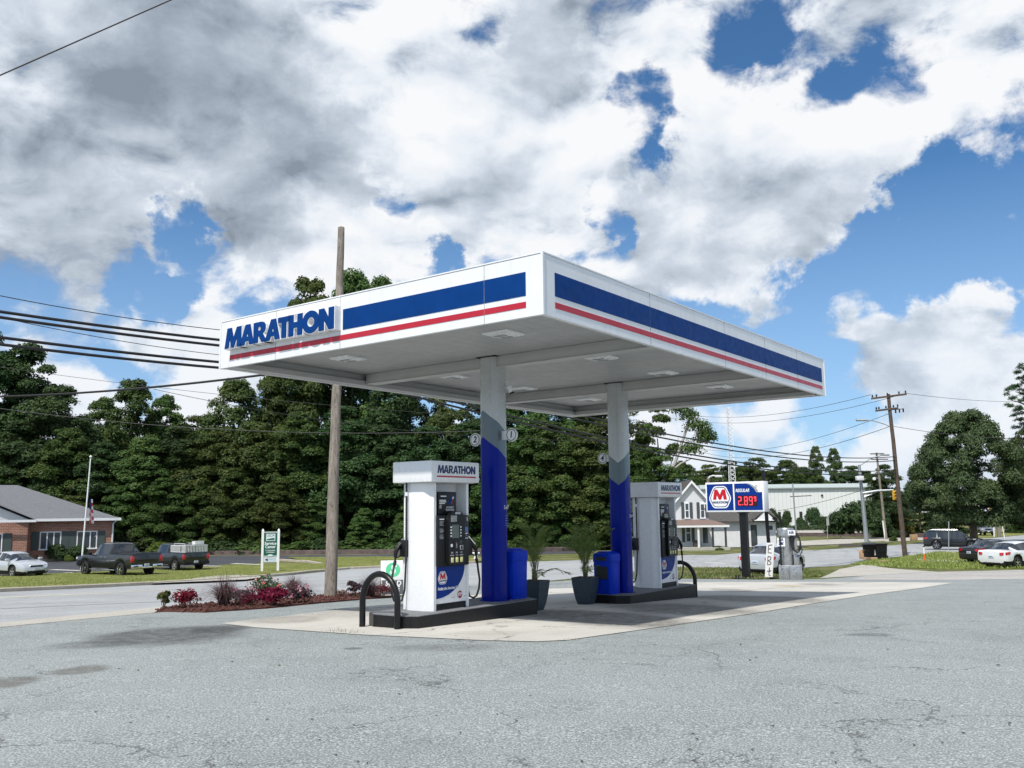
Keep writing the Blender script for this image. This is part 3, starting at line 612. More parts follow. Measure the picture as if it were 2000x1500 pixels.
        mb.box(.25, .345, yc-.002, yc+.001, 1.17, 1.245, M['sticker_blue'], M=rot); text(mb, 'DEBIT', .026, M['white_gloss'], rot @ onY(.30, yc-.003, 1.145), width=.095, bold=.001); text(mb, 'or', .026, M['white_gloss'], rot @ onY(.30, yc-.003, 1.112)); text(mb, 'Credit', .032, M['white_gloss'], rot @ onY(.30, yc-.003, 1.075), width=.085, bold=.001)
        mb.build('lettering', con)
        # price display in the open bay above
        mb = MB(); mb.box(-.30, .15, -hd+.02, -hd+.10, 1.436, 1.80, M['black_plastic'], M=rot, bev=.02); mb.box(-.36, -.32, -hd+.03, -.12, 1.44, ht-.02, M['black_matt'], M=rot); mb.box(-.355, -.335, -hd+.022, -hd+.03, 1.45, 1.75, M['dark_screen'], M=rot)
        dsp = mb.build('display', t); yd = -hd+.0185; mb = MB()
        mb.box(-.235, -.105, yd-.0005, yd+.001, 1.722, 1.738, M['white_gloss'], M=rot)
        for k, w in enumerate((.15, .16, .13)): mb.box(-.265, -.265+w, yd-.0005, yd+.001, 1.66-.024*k, 1.674-.024*k, M['white_gloss'], M=rot)
        mb.box(-.265, -.215, yd-.0005, yd+.001, 1.54, 1.60, M['sticker_grey'], M=rot)
        text(mb, 'ACCELERATE\nYOUR SAVINGS', .042, M['white_gloss'], rot @ onY(-.02, yd-.0005, 1.535), bold=.0008, width=.20)
        sw = [(-.07, 1.60), (-.01, 1.70), (.075, 1.745), (.10, 1.74), (.05, 1.68), (-.02, 1.61)]; shapes(mb, [sw], M['blue_band'], rot @ onY(0, yd, 0), .0006); shapes(mb, [[(.01, 1.61), (.045, 1.70), (.055, 1.70), (.03, 1.61)]], M['red_stripe'], rot @ onY(0, yd-.001, 0), .0006); shapes(mb, [[(.03, 1.685), (.045, 1.72), (.08, 1.725), (.065, 1.69)]], M['white_gloss'], rot @ onY(0, yd-.001, 0), .0006)
        mb.build('display_lettering', dsp)
        # nozzle in its boot, and the hose
        mb = MB(); mb.box(hw-.04, hw+.085, -hd-.02, -hd+.15, .80, 1.06, M['black_plastic'], M=rot, bev=.02); mb.build('nozzle_boot', t)
        mb = MB(); mb.tube([rot @ Vector(p) for p in ((hw+.02, -hd+.02, 1.05), (hw+.10, -hd-.01, .965), (hw+.155, -hd-.03, .88), (hw+.16, -hd-.03, .80))], [.028, .036, .034, .026], M['black_plastic'], 10)
        mb.tube([rot @ Vector(p) for p in ((hw+.0, -hd-.0, 1.10), (hw+.05, -hd-.02, 1.045), (hw+.115, -hd-.045, .97))], .011, M['chrome'], 8); mb.tube([rot @ Vector(p) for p in ((hw+.06, -hd-.0, .85), (hw+.09, -hd-.02, .80), (hw+.15, -hd-.03, .79))], .010, M['black_plastic'], 8)
        noz = mb.build('nozzle', t)
        mb = MB(); pts = [(hw+.16, -hd-.03, .80), (hw+.165, -hd-.03, .72), (hw+.20, -hd-.02, .66), (hw+.245, -hd, .55), (hw+.28, -hd, .40), (hw+.285, -hd+.02, .26), (hw+.25, -hd+.04, .15), (hw+.19, -hd+.06, .115), (hw+.12, -hd+.08, .15), (hw+.085, -hd+.10, .30), (hw+.085, -hd+.13, .8), (hw+.085, -hd+.13, ht+.02)]
        mb.tube([rot @ Vector(p) for p in pts], .0165, M['rubber'], 8); mb.tube([rot @ Vector(p) for p in ((hw+.163, -hd-.03, .74), (hw+.19, -hd-.022, .675))], .025, M['black_plastic'], 8)
        mb.tube([rot @ Vector(p) for p in ((hw+.085, -hd+.13, 1.74), (hw+.085, -hd+.13, 1.80))], .022, M['white_metal'], 8); mb.build('hose', t)
    return t
pump(1.80, .245, 'white pump numbered 1 standing in full sun beside the hoop guard', '1')
pump(9.08, .05, 'white pump in the canopy shade, beside the two storey house', '3')

def hoop(x, y, label, gz):
    t = thing('hoop_bollard', label, 'bollard', P(x, y, gz), PHI); hw, h, r = .34, .80, .30
    pts = [(0, -hw-.02, -.1), (0, -hw-.02, h-r-.1)]+[(0, -(hw+.02)*math.cos(q), h-r-.1+(r+.1)*math.sin(q)) for q in [math.pi*k/18 for k in range(1, 18)]]+[(0, hw+.02, h-r-.1), (0, hw+.02, -.1)]
    mb = MB(); mb.tube(pts, .046, M['black_paint'], 16); mb.build('hoop', t); return t
hoop(.60, 3.42, 'black steel hoop guard in front of the sunlit pump', Tl(.6, 3.42))
hoop(10.12, 3.32, 'black steel hoop guard beyond the shaded pump, by the price sign', Tl(10.1, 3.3))

def bin_(x, y, z, label, open_side):
    t = thing('trash_bin', label, 'trash bin', P(x, y, z), PHI); s = .205; mb = MB()
    sq = lambda k, zz: [(px*k, py*k, zz) for px, py in rounded([(-s, -s), (s, -s), (s, s), (-s, s)], .05, 4)]
    mb.loft([sq(.93, 0), sq(.95, .02), sq(1.0, .60), sq(1.0, .635)], M['bin_blue'])
    for rot in range(4):
        Mr = Matrix.Rotation(rot*math.pi/2, 4, 'Z')
        if not (open_side and rot == 3): mb.box(-.145, .145, -s*.985-.006, -s*.93, .06, .56, M['bin_blue'], M=Mr, bev=.004)
    mb.build('bin_body', t)
    mb = MB(); mb.loft([sq(1.045, .638), sq(1.05, .66), sq(1.05, .76), sq(1.0, .80), sq(.72, .83), sq(.70, .835)], M['bin_blue']); mb.box(-.12, .12, -.12, .12, .833, .848, M['bin_blue'], bev=.006); mb.build('lid', t)
    if open_side:
        mb = MB(); mb.box(-s-.012, -s+.02, -.13, .13, .30, .55, M['black_matt'], bev=.008); mb.box(-s*1.05-.004, -s+.0, -.12, .12, .665, .74, M['black_matt'], bev=.004); mb.build('opening', t)
    return t
bin_(3.66, 3.30, .245, 'blue plastic trash bin with closed sides against the near column', False)
bin_(7.04, 3.42, .05, 'blue plastic trash bin with black openings beside the far column', True)

def pot(x, y, label, seed, h=.53):
    t = thing('plant_pot', label, 'plant pot', P(x, y, Tl(x, y)+.026), PHI+R(8)); mb = MB(); out = []
    hexa = [(-.5, -.42), (.5, -.42), (.5, .42), (-.5, .42)]
    for w, z in ((.24, 0), (.31, .12), (.36, .26), (.395, .40), (.42, h)): out.append([(a*w*1.02, b*w*1.2, z) for a, b in hexa])
    for w, z in ((.39, h), (.37, h-.05)): out.append([(a*w*1.02, b*w*1.2, z) for a, b in hexa])
    mb.loft(out, M['pot'], False); mb.build('pot_body', t); mb = MB(); mb.box(-.185, .185, -.18, .18, h-.055, h-.045, M['soil']); mb.build('soil', t); return t
pot(4.55, 3.46, 'dark grey tapered pot tucked behind the near island', 1); pot(6.50, 3.60, 'dark grey tapered pot standing beside the bin with openings', 2)
D('palm', (.12, .20, .035), .45, col2=(.24, .31, .07), vs=9.); D('palm_stem', (.16, .14, .07), .6)
def palm(x, y, label, seed, dense, droop):
    rd = random.Random(seed); t = thing('potted_palm', label, 'palm', P(x, y, Tl(x, y)+.026+.49), 0); st = MB(); fr = MB()
    for k in range(dense):
        az = rd.uniform(0, 6.28); out = rd.uniform(.18, .62); hgt = rd.uniform(.68, 1.12)
        if k in droop: out, hgt = .62, .34
        base = Vector((rd.uniform(-.05, .05), rd.uniform(-.05, .05), 0)); dirv = Vector((math.cos(az), math.sin(az), 0)); pts = []
        for i in range(13):
            s_ = i/12; pts.append(base+dirv*out*s_**1.7+Vector((0, 0, hgt*(s_*1.25-.25*s_**3)-(.30 if k in droop else .10)*max(0, s_-.6)**1.5*2)))
        st.tube(pts[:7], [.009-.0009*i for i in range(7)], M['palm_stem'], 5); st.tube(pts[6:], .003, M['palm'], 4)
        for i in range(4, 13):
            for sub in (0, .5):
                if i+sub > 12: continue
                p = pts[i] if not sub else (pts[i]+pts[i+1])/2; d = (pts[min(i+1, 12)]-pts[i-1]).normalized(); side = d.cross(Vector((0, 0, 1))).normalized()
                for sg in (-1, 1):
                    ll = .20*math.sin(math.pi*min(1, (i-3)/10.5))**.6*rd.uniform(.8, 1.15); tip = p+(side*sg*.72+d*.75+Vector((0, 0, rd.uniform(-.25, .15)))).normalized()*ll; mid = p.lerp(tip, .45); w = Vector((0, 0, 1)).cross(tip-p).normalized()*.0105
                    fr.add([p, mid+w, tip+Vector((0, 0, -.02)), mid-w], [(0, 1, 2, 3)], M['palm'])
    st.build('stem', t); fr.build('fronds', t); return t
palm(4.55, 3.46, 'open green palm with bent fronds in the pot behind the near island', 3, 16, (1, 6)); palm(6.50, 3.60, 'dense upright palm in the pot beside the bin with openings', 8, 22, (2, 9))
# ---------------------------------------------------------------- vehicles (local x = forward, origin on the ground at the middle)
def paint(name, c, metal=.0, rough=.28): D(name, c, rough, metal, coat=.8)
paint('paint_silver', (.55, .58, .62), .3); paint('paint_charcoal', (.012, .014, .016), .1); paint('paint_green_black', (.013, .018, .017), .1); paint('paint_black', (.008, .009, .012)); paint('paint_white', (.72, .74, .75)); paint('paint_grey', (.22, .24, .27), .4)
SED = dict(L=4.72, W=1.83, r=.335, ax=(-1.36, 1.38), st=[  # x, bottom, belt, top, width factor, roof half width
    (-2.36, .34, .74, .74, .80, 0), (-2.33, .24, .92, .92, .90, 0), (-2.20, .20, .985, .985, .96, 0), (-1.72, .19, 1.0, 1.005, .99, 0), (-1.02, .18, 1.0, 1.375, 1., .58), (-.35, .18, .985, 1.455, 1., .60), (.18, .18, .965, 1.44, 1., .595), (.62, .18, .95, 1.34, 1., .575), (1.36, .18, .93, .945, .99, 0), (1.80, .19, .86, .86, .97, 0), (2.14, .20, .77, .77, .92, 0), (2.30, .22, .64, .64, .82, 0), (2.36, .30, .52, .52, .72, 0)],
    side=(-1.30, .98), rear=(-1.70, -1.04), front=(.64, 1.34), pillars=(-.17,), lampz=(.84, .66), ride=.0)
SUV = dict(L=5.10, W=1.95, r=.375, ax=(-1.45, 1.50), st=[
    (-2.55, .40, .90, .90, .86, 0), (-2.53, .30, 1.08, 1.10, .93, 0), (-2.46, .27, 1.11, 1.60, .96, .60), (-2.30, .26, 1.11, 1.70, .98, .70), (-1.0, .25, 1.10, 1.74, 1., .74), (.30, .25, 1.07, 1.73, 1., .73), (.72, .25, 1.05, 1.66, 1., .71), (1.38, .25, 1.04, 1.06, 1., 0), (1.9, .26, 1.02, 1.02, .98, 0), (2.38, .27, .95, .95, .92, 0), (2.51, .32, .80, .80, .84, 0), (2.55, .40, .62, .62, .80, 0)],
    side=(-2.32, 1.0), rear=(-2.54, -2.44), front=(.74, 1.37), pillars=(-1.35, -.25), lampz=(1.02, .82), ride=.0)
PICK = dict(L=5.88, W=2.03, r=.415, ax=(-1.80, 1.88), st=[
    (-2.94, .56, 1.20, 1.20, .95, 0), (-2.92, .48, 1.30, 1.30, .965, 0), (-2.6, .48, 1.31, 1.31, .98, 0), (-.84, .46, 1.30, 1.30, .985, 0), (-.80, .46, 1.30, 1.32, .985, 0), (-.62, .46, 1.28, 1.84, .985, .66), (-.40, .46, 1.27, 1.90, .99, .69), (.50, .46, 1.24, 1.915, .99, .69), (.86, .46, 1.22, 1.83, .99, .66), (1.50, .46, 1.20, 1.22, .985, 0), (2.2, .47, 1.17, 1.17, .98, 0), (2.78, .50, 1.09, 1.09, .95, 0), (2.90, .52, .95, .95, .92, 0), (2.94, .56, .70, .70, .90, 0)],
    side=(-.52, 1.18), rear=(-.79, -.63), front=(.87, 1.49), pillars=(.30,), lampz=(1.10, .95), ride=.0)
def wheel(parent, x, y, r, side, alloy, wid=.22):
    mb = MB(); Mw = Matrix.Translation((x, y, r)) @ Matrix.Rotation(-math.pi/2*side, 4, 'X')
    ho = wid/2; mb.lathe([(r*.64, -ho), (r*.90, -ho), (r*.985, -ho*.75), (r, -ho*.3), (r, ho*.3), (r*.985, ho*.75), (r*.90, ho), (r*.66, ho*.96), (r*.62, ho*.3)], M['tyre'], 28, Mw)
    w = mb.build('wheel', parent); mb = MB()
    mb.lathe([(r*.62, ho*.15), (r*.66, ho*.80), (r*.63, ho*.82), (r*.60, ho*.5)], alloy, 28, Mw, cap=False); mb.lathe([(.001, ho*.1), (r*.60, ho*.12)], M['black_matt'], 24, Mw, cap=False)
    for k in range(5):
        a = 2*math.pi*k/5+.3
        for da in (-.13, .13):
            c, s_ = math.cos(a+da), math.sin(a+da); mb.box(r*.06, r*.62, -r*.052, r*.052, ho*.42, ho*.74, alloy, M=Mw @ Matrix.Rotation(a+da, 4, 'Z'))
    mb.lathe([(r*.17, ho*.4), (r*.17, ho*.8), (r*.10, ho*.86), (.001, ho*.86)], alloy, 14, Mw); mb.build('rim', w); return w
def vehicle(name, label, cat, x, y, head, sp, body, alloy='aluminium', group=None, sc=1., truck=False, dark_low=True, chrome=False, zoff=0.):
    t = thing(name, label, cat, (x, y, T(y)+.02+zoff), math.atan2(head[1], head[0]), group); t.scale = (sc, sc, sc)
    st = sp['st']; hw = sp['W']/2; r = sp['r']; xs = set()
    for s in st: xs.add(s[0])
    for ax in sp['ax']:
        for k in range(-7, 8): xs.add(round(ax+(r+.055)*math.sin(k/7*math.pi/2), 3))
    for p in sp['pillars']: xs |= {p-.045, p+.045}
    xs |= set(sp['side']); xs |= set(sp['rear']) | set(sp['front']); a, b = st[0][0], st[-1][0]
    xs |= {a+(b-a)*k/30 for k in range(31)}; xs = sorted(xs); X = [s[0] for s in st]; f = lambda q, k: float(np.interp(q, X, [s[k] for s in st]))
    def smooth_top(q, k):  return .25*f(q-.05, k)+.5*f(q, k)+.25*f(q+.05, k)
    rings = []
    for q in xs:
        zl, zb, zr, kw, hr = f(q, 1), f(q, 2), smooth_top(q, 3), f(q, 4), f(q, 5); w = hw*kw; cab = zr-zb
        for ax in sp['ax']:
            d = abs(q-ax); ra = r+.055
            if d < ra: zl = max(zl, r+math.sqrt(max(0, ra*ra-d*d)))
        hh = zb-zl
        k = min(1., max(0., cab/.25)); hr = hr if hr > 0 else w*.86
        e6 = (max(hr, w*.86*(1-k)+hr*k) if cab > .02 else w*.88, zr-.045*k if cab > .02 else zb+.008)
        sec = [(0, zl), (w*.80, zl), (w*.955, zl+.035*min(1, hh*3)), (w*.995, zl+.30*hh), (w*1.0, zl+.62*hh), (w*.985, zl+.86*hh), (w*.945, zb), e6, (e6[0]*.86, max(zr, zb+.012)+.0), (e6[0]*.45, max(zr, zb+.02)+.022), (0, max(zr, zb+.02)+.030)]
        rings.append([(q, -yy, zz) for yy, zz in sec]+[(q, yy, zz) for yy, zz in sec[-2:0:-1]])
    n = len(rings[0]); half = 10; B = MB(); SW = (MB(), MB()); RW, FW = MB(), MB(); V = [p for rg in rings for p in rg]
    inr = lambda q, ab: ab[0]-1e-6 <= q <= ab[1]+1e-6
    for i in range(len(xs)-1):
        qa, qb = xs[i], xs[i+1]; qm = (qa+qb)/2
        for j in range(n):
            quad = (i*n+j, i*n+(j+1) % n, (i+1)*n+(j+1) % n, (i+1)*n+j); jj = j if j < half else n-1-j
            P4 = [V[k] for k in quad]; tgt = B; mt = M[body]
            if jj == 6 and inr(qm, sp['side']) and not any(abs(qm-p) < .045 for p in sp['pillars']): tgt = SW[0 if j < half else 1]; mt = M['glass']
            elif jj in (7, 8, 9) and inr(qm, sp['rear']): tgt = RW; mt = M['glass']
            elif jj in (7, 8, 9) and inr(qm, sp['front']): tgt = FW; mt = M['glass']
            elif jj in (0, 1): mt = M['black_matt']
            elif dark_low and jj == 2: mt = M['black_plastic']
            tgt.add(P4, [(0, 1, 2, 3)], mt, True)
    B.add(rings[0], [tuple(range(n))[::-1]], M[body]); B.add(rings[-1], [tuple(range(n))], M[body])
    # merge the doubled corners so that shading is smooth
    def fin(mb, nm):
        b = bmesh.new(); vs = [b.verts.new(v) for v in mb.v]
        for fc, k in zip(mb.f, mb.fm):
            try: q = b.faces.new([vs[i] for i in fc]); q.material_index = k; q.smooth = True
            except ValueError: pass
        bmesh.ops.remove_doubles(b, verts=b.verts[:], dist=1e-4); bmesh.ops.recalc_face_normals(b, faces=b.faces[:])
        me = bpy.data.meshes.new(nm); b.to_mesh(me); b.free()
        for k in mb.mats: me.materials.append(k)
        me.set_sharp_from_angle(angle=R(34)); return link(nm, me, t)
    bo = fin(B, 'body')
    for s_ in SW: fin(s_, 'side_window')
    fin(RW, 'rear_window'); fin(FW, 'windscreen')
    for ax in sp['ax']:
        for s_ in (-1, 1): wheel(t, ax, s_*(hw-.125), r, s_, M[alloy], .26 if truck else .22)
    a, b = st[0][0], st[-1][0]
    zt_, zh_ = sp['lampz']
    for s_ in (-1, 1):
        mb = MB()
        if truck: mb.box(a-.02, a+.10, min(s_*hw*.80, s_*hw*.985), max(s_*hw*.80, s_*hw*.985), .86, 1.20, M['red_lens'], bev=.02)
        else: mb.loft([[(a-.03, s_*hw*.56, zt_-.07), (a-.02, s_*hw*.56, zt_+.05), (a+.08, s_*hw*.56, zt_+.05), (a+.08, s_*hw*.56, zt_-.07)], [(a-.025, s_*hw*.72, zt_-.09), (a-.01, s_*hw*.72, zt_+.07), (a+.2, s_*hw*.72, zt_+.07), (a+.2, s_*hw*.72, zt_-.09)], [(a+.06, s_*hw*.93, zt_-.08), (a+.07, s_*hw*.93, zt_+.08), (a+.3, s_*hw*.9, zt_+.08), (a+.3, s_*hw*.9, zt_-.08)], [(a+.30, s_*hw*.995, zt_-.02), (a+.30, s_*hw*.985, zt_+.10), (a+.42, s_*hw*.97, zt_+.10), (a+.42, s_*hw*.97, zt_+.03)]], M['red_lens'])
        mb.build('taillight', t); mb = MB()
        if truck: mb.box(b-.13, b+.015, min(s_*hw*.66, s_*hw*.93), max(s_*hw*.66, s_*hw*.93), .92, 1.06, M['clear_lens'], bev=.02)
        else: mb.loft([[(b-.03, s_*hw*.44, zh_-.03), (b-.04, s_*hw*.44, zh_+.03), (b-.09, s_*hw*.62, zh_+.07), (b-.06, s_*hw*.62, zh_-.05)], [(b-.16, s_*hw*.80, zh_-.03), (b-.18, s_*hw*.80, zh_+.08), (b-.48, s_*hw*.94, zh_+.15), (b-.40, s_*hw*.95, zh_+.06)]], M['clear_lens'])
        mb.build('headlight', t)
        xm = sp['front'][1]-.28; mb = MB(); mb.box(xm-.10, xm+.08, min(s_*hw*.97, s_*(hw+.20)), max(s_*hw*.97, s_*(hw+.20)), f(xm, 2)+.01, f(xm, 2)+.17, M['black_plastic' if truck else body], bev=.04); mb.build('mirror', t)
        for p in sp['pillars'][-1:]:
            for hx in (p-.22 if not truck else p-.28, p+.86 if False else p+.12+.0):
                pass
        for hx in ([sp['pillars'][-1]-.02-.20, sp['pillars'][-1]-1.05 if not truck else sp['pillars'][-1]-.62]):
            mb = MB(); mb.box(hx-.10, hx+.10, min(s_*hw*.985, s_*(hw+.022)), max(s_*hw*.985, s_*(hw+.022)), f(hx, 2)-.17, f(hx, 2)-.13, M['chrome' if truck else body], bev=.01); mb.build('door_handle', t)
    mb = MB(); mb.box(a-.025, a+.02, -.155, .155, .60 if truck else .60, .75 if truck else .74, M['plate'], bev=.004)
    mb.box(a-.028, a-.024, -.10, .10, .655, .70, M['sticker_blue']); mb.build('number_plate', t)
    mb = MB()
    if truck:
        mb.box(a-.10, a+.06, -hw*.97, -.33, .50, .72, M['chrome' if chrome else 'black_plastic'], bev=.03); mb.box(a-.10, a+.06, .33, hw*.97, .50, .72, M['chrome' if chrome else 'black_plastic'], bev=.03); mb.box(a-.06, a+.06, -.33, .33, .50, .60, M['chrome' if chrome else 'black_plastic'], bev=.02)
        mb.box(a-.105, a+.0, -hw*.9, -.60, .58, .65, M['black_plastic']); mb.box(a-.105, a+.0, .60, hw*.9, .58, .65, M['black_plastic'])
    else: mb.box(a-.015, a+.10, -hw*.55, hw*.55, .25, .36, M['black_plastic'], bev=.02)
    mb.build('rear_bumper', t); mb = MB()
    mb.box(b-.10, b-.005 if not truck else b+.02, -hw*.42, hw*.42, zh_-.05, zh_+.02 if not truck else zh_+.12, M['black_plastic'], bev=.01); mb.box(b-.06, b+.012, -hw*.60, hw*.60, .28 if not truck else .55, .40 if not truck else .72, M['black_plastic'], bev=.02)
    if not truck: mb.box(b-.06, b+.004, -hw*.42, hw*.42, zh_+.02, zh_+.045, M['chrome'])
    mb.build('grille', t); mb = MB(); mb.box(b-.0, b+.022, -.15, .15, .42 if not truck else .6, .55 if not truck else .73, M['plate']); mb.build('number_plate', t)
    if truck:
        mb = MB(); mb.box(a-.012, a+.02, -hw*.76, hw*.76, .80, 1.26, M[body], bev=.02); mb.box(a-.016, a, -hw*.62, hw*.62, .92, .99, M['black_plastic'], bev=.004); mb.box(a-.02, a, -.10, .10, 1.12, 1.16, M['black_plastic']); tg = mb.build('tailgate', t)
        mb = MB(); mb.box(-2.86, -.88, -hw*.80, hw*.80, 1.295, 1.335, M['black_matt']); mb.build('bed_cover', t)
        mb = MB(); mb.tube([(a+.1, -hw*.94, 1.325), (-.85, -hw*.94, 1.325)], .02, M['black_plastic']); mb.tube([(a+.1, hw*.94, 1.325), (-.85, hw*.94, 1.325)], .02, M['black_plastic']); mb.build('bed_rail', t)
        for s_ in (-1, 1):
            mb = MB(); mb.box(-1.25, 1.4, min(s_*hw*.80, s_*hw*.98), max(s_*hw*.80, s_*hw*.98), .36, .42, M['chrome' if chrome else 'black_plastic'], bev=.015); mb.build('running_board', t)
            for ax in sp['ax']:
                mb = MB(); ra = r+.06; pts = [(ax+ra*math.cos(q), s_*(hw*.995), r+ra*math.sin(q)) for q in [math.pi*k/14 for k in range(15)]]; mb.tube(pts, .03, M['black_plastic'], 6); mb.build('wheel_arch_trim', t)
    return t, f
def rear_at(u, v_y, y, head, sp, sc=1.):          # middle of a vehicle whose tail stands at photo column u, distance y
    c = at(u, v_y, y); h = Vector((head[0], head[1], 0)).normalized(); return c.x+h.x*sp['L']/2*sc, y+h.y*sp['L']/2*sc
def front_at(u, v_y, y, head, sp, sc=1.):
    c = at(u, v_y, y); h = Vector((head[0], head[1], 0)).normalized(); return c.x-h.x*sp['L']/2*sc, y-h.y*sp['L']/2*sc

h = (.86, -.51); x, y = front_at(72, 1100, 53.5, h, SED)
vehicle('silver_car', 'silver sedan facing the lawn at the far left of the office car park', 'car', x, y, h, SED, 'paint_silver')
h = (-.82, .57); x, y = rear_at(287, 1100, 53.0, h, PICK)
vehicle('pickup_truck', 'charcoal pickup with chrome rear bumper parked next to the flagpole', 'pickup', x, y, h, PICK, 'paint_charcoal', 'chrome', truck=True, chrome=True)
h = (-.76, .65); x, y = rear_at(383, 1100, 59.5, h, PICK, .93)
tk, _ = vehicle('pickup_truck', 'dark green pickup carrying a slatted crate in its bed', 'pickup', x, y, h, PICK, 'paint_green_black', 'aluminium', truck=True, sc=.93)
cr = thing('slatted_crate', 'white slatted animal crate in the bed of the dark green pickup', 'crate', tk.location, tk.rotation_euler.z); cr.scale = (.93,)*3
mb = MB(); z0, z1 = 1.34, 1.83
for (xa, xb, ya, yb) in ((-2.9, -.95, -.86, -.84), (-2.9, -.95, .84, .86)):
    mb.box(xa, xb, ya, yb, z1-.05, z1, M['white_metal']); mb.box(xa, xb, ya, yb, z0, z0+.04, M['white_metal'])
    for k in range(20):
        if not 4 < k < 6: mb.box(xa+.05+k*.098, xa+.085+k*.098, ya, yb, z0, z1, M['white_metal'])
mb.box(-1.5, -.95, -.87, -.835, z0, z1, M['sticker_grey']); mb.box(-2.9, -.95, -.84, .84, z1-.02, z1-.005, M['aluminium'])
for k in range(15): mb.box(-2.92, -2.90, -.84+k*.118, -.80+k*.118, z0, z1-.02*(k % 3), M['white_metal'])
mb.box(-2.92, -2.90, -.86, .86, z1-.04, z1, M['white_metal']); mb.box(-2.9, -1., -.82, .82, z0, z0+.02, M['black_matt']); mb.build('crate_frame', cr)
mb = MB()
for q in (-.55, .55): mb.tube([(-2.3, q, z1), (-2.3, q, z1+.09), (-.9, q, z1+.09), (-.9, q, z1)], .018, M['white_metal'], 6)
mb.build('roof_rack', cr)
cl = thing('cooler_box', 'white cool box on top of the slatted crate', 'cooler', tk.location, tk.rotation_euler.z); cl.scale = (.93,)*3
mb = MB(); mb.box(-2.85, -2.45, -.62, .10, z1+.003, z1+.22, M['white_paint'], bev=.02); mb.build('cooler_body', cl); mb = MB(); mb.box(-2.86, -2.44, -.63, .11, z1+.225, z1+.265, M['white_gloss'], bev=.015); mb.build('lid', cl)

h = (.60, .80); x, y = rear_at(1474, 1100, 43.2, h, SED)
vehicle('silver_car', 'silver sedan on the road behind the price sign', 'car', x, y, h, SED, 'paint_silver')
h = (.86, -.51); x, y = rear_at(1804, 1060, 84, h, SUV)
sv, _ = vehicle('suv', 'black boxy SUV with a pale roof beside the big tree trunk', 'SUV', x, y, h, SUV, 'paint_black', 'paint_grey', sc=.97)
mb = MB(); mb.box(-2.15, .45, -.66, .66, 1.765, 1.782, M['paint_silver'], bev=.006)
for q in (-.66, .66): mb.tube([(-2.0, q, 1.79), (-1.9, q, 1.83), (.2, q, 1.82), (.3, q, 1.78)], .02, M['aluminium'], 6)
mb.build('roof_panel', sv)
h = (.93, .37); x, y = rear_at(1893, 1090, 59.5, h, SED)
vehicle('black_car', 'black sedan with bright wheels parked behind the white car', 'car', x, y, h, SED, 'paint_black', 'chrome')
h = (.88, .47); x, y = rear_at(1936, 1090, 50.6, h, SED)
vehicle('white_car', 'white sedan parked at the right edge of the gravel', 'car', x, y, h, SED, 'paint_white', 'chrome')
h = (-.18, -.98); x, y = front_at(1931, 1040, 136, h, PICK)
vehicle('pickup_truck', 'grey pickup driving towards us on the street beyond the tree', 'pickup', x, y, h, PICK, 'paint_grey', 'chrome', truck=True)
# ---------------------------------------------------------------- poles and cables
def pole_pts(b, t, r0, r1, n=14, wob=.012):
    P_ = [Vector(b).lerp(Vector(t), k/n)+Vector((random.uniform(-wob, wob), random.uniform(-wob, wob), 0)) for k in range(n+1)]
    return P_, [r0+(r1-r0)*k/n for k in range(n+1)]
pb = G(645, 1169); PT = at(667, 445, 25.0)
t = thing('utility_pole', 'weathered grey wooden pole rising from the mulch bed behind the canopy', 'utility pole', pb)
mb = MB(); ps, rs = pole_pts((0, 0, -.3), PT-pb, .165, .095); mb.tube(ps, rs, M['pole_wood'], 16); mb.build('shaft', t)
mb = MB(); q = (PT-pb)*.63; mb.box(q.x-.25, q.x+.25, q.y-.14, q.y-.08, q.z-.05, q.z+.05, M['galv']); mb.build('cable_bracket', t)
def on_pole(z): k = (z-pb.z)/(PT.z-pb.z); return pb+(PT-pb)*k
UB = G(1768, 1087); UT = at(1735, 770, UB.y+.6); up_ = UT-UB
def on_up(z): return UB+up_*((z-UB.z)/up_.z)
t = thing('utility_pole', 'tall dark wooden pole with crossarms beside the black wheelie bins', 'utility pole', UB); ups = t
mb = MB(); ps, rs = pole_pts((0, 0, -.3), up_, .19, .13); mb.tube(ps, rs, M['pole_dark'], 14); mb.build('shaft', t)
ad = Vector((1, -.25, .10)).normalized()
def crossarm(c, half, off=0.):
    mb = MB(); q = frame(c+ad*off, ad, Vector((-ad.y, ad.x, 0))); mb.box(-half, half, -.2, -.08, -.07, .07, M['pole_dark'], M=q); mb.build('crossarm', t)
    for k in (-.95, -.72, -.1, .55, .92):
        mb = MB(); p = c+ad*(off+half*k)-Vector((0, .14, 0)); mb.cyl(p.x, p.y, p.z+.06, p.z+.14, .03, M['black_plastic'], 8); mb.lathe([(.06, 0), (.075, .04), (.05, .08), (.06, .12), (.03, .17)], M['black_plastic'], 10, Matrix.Translation((p.x, p.y, p.z+.13))); mb.build('insulator', t)
crossarm(up_*.985, 1.32); crossarm(up_*.905, .85, -.25)
mb = MB()
for k in range(3): p = up_*.895+ad*(.35+.28*k); mb.cyl(p.x, p.y-.15, p.z-.25, p.z+.05, .06, M['black_plastic'], 8)
p = up_*.90; mb.tube([p, p+ad*1.0-Vector((0, .1, .05))], .03, M['black_plastic'], 6); mb.build('fuse_holders', t)
mb = MB(); p = up_*.79; mb.tube([p, p+Vector((-.6, -.1, .25)), p+Vector((-1.5, -.3, .50)), p+Vector((-2.1, -.4, .55))], .035, M['galv'], 8); mb.build('lamp_arm', t)
mb = MB(); mb.loft([[(-2.9+a, -.4+b*.12, .55+zz) for b, zz in ((-1, 0), (-.6, .08), (.6, .08), (1, 0), (.5, -.07), (-.5, -.07))] for a in (0., .2, .7, .85)], M['galv'], M=Matrix.Translation(p)); mb.build('street_lamp', t)
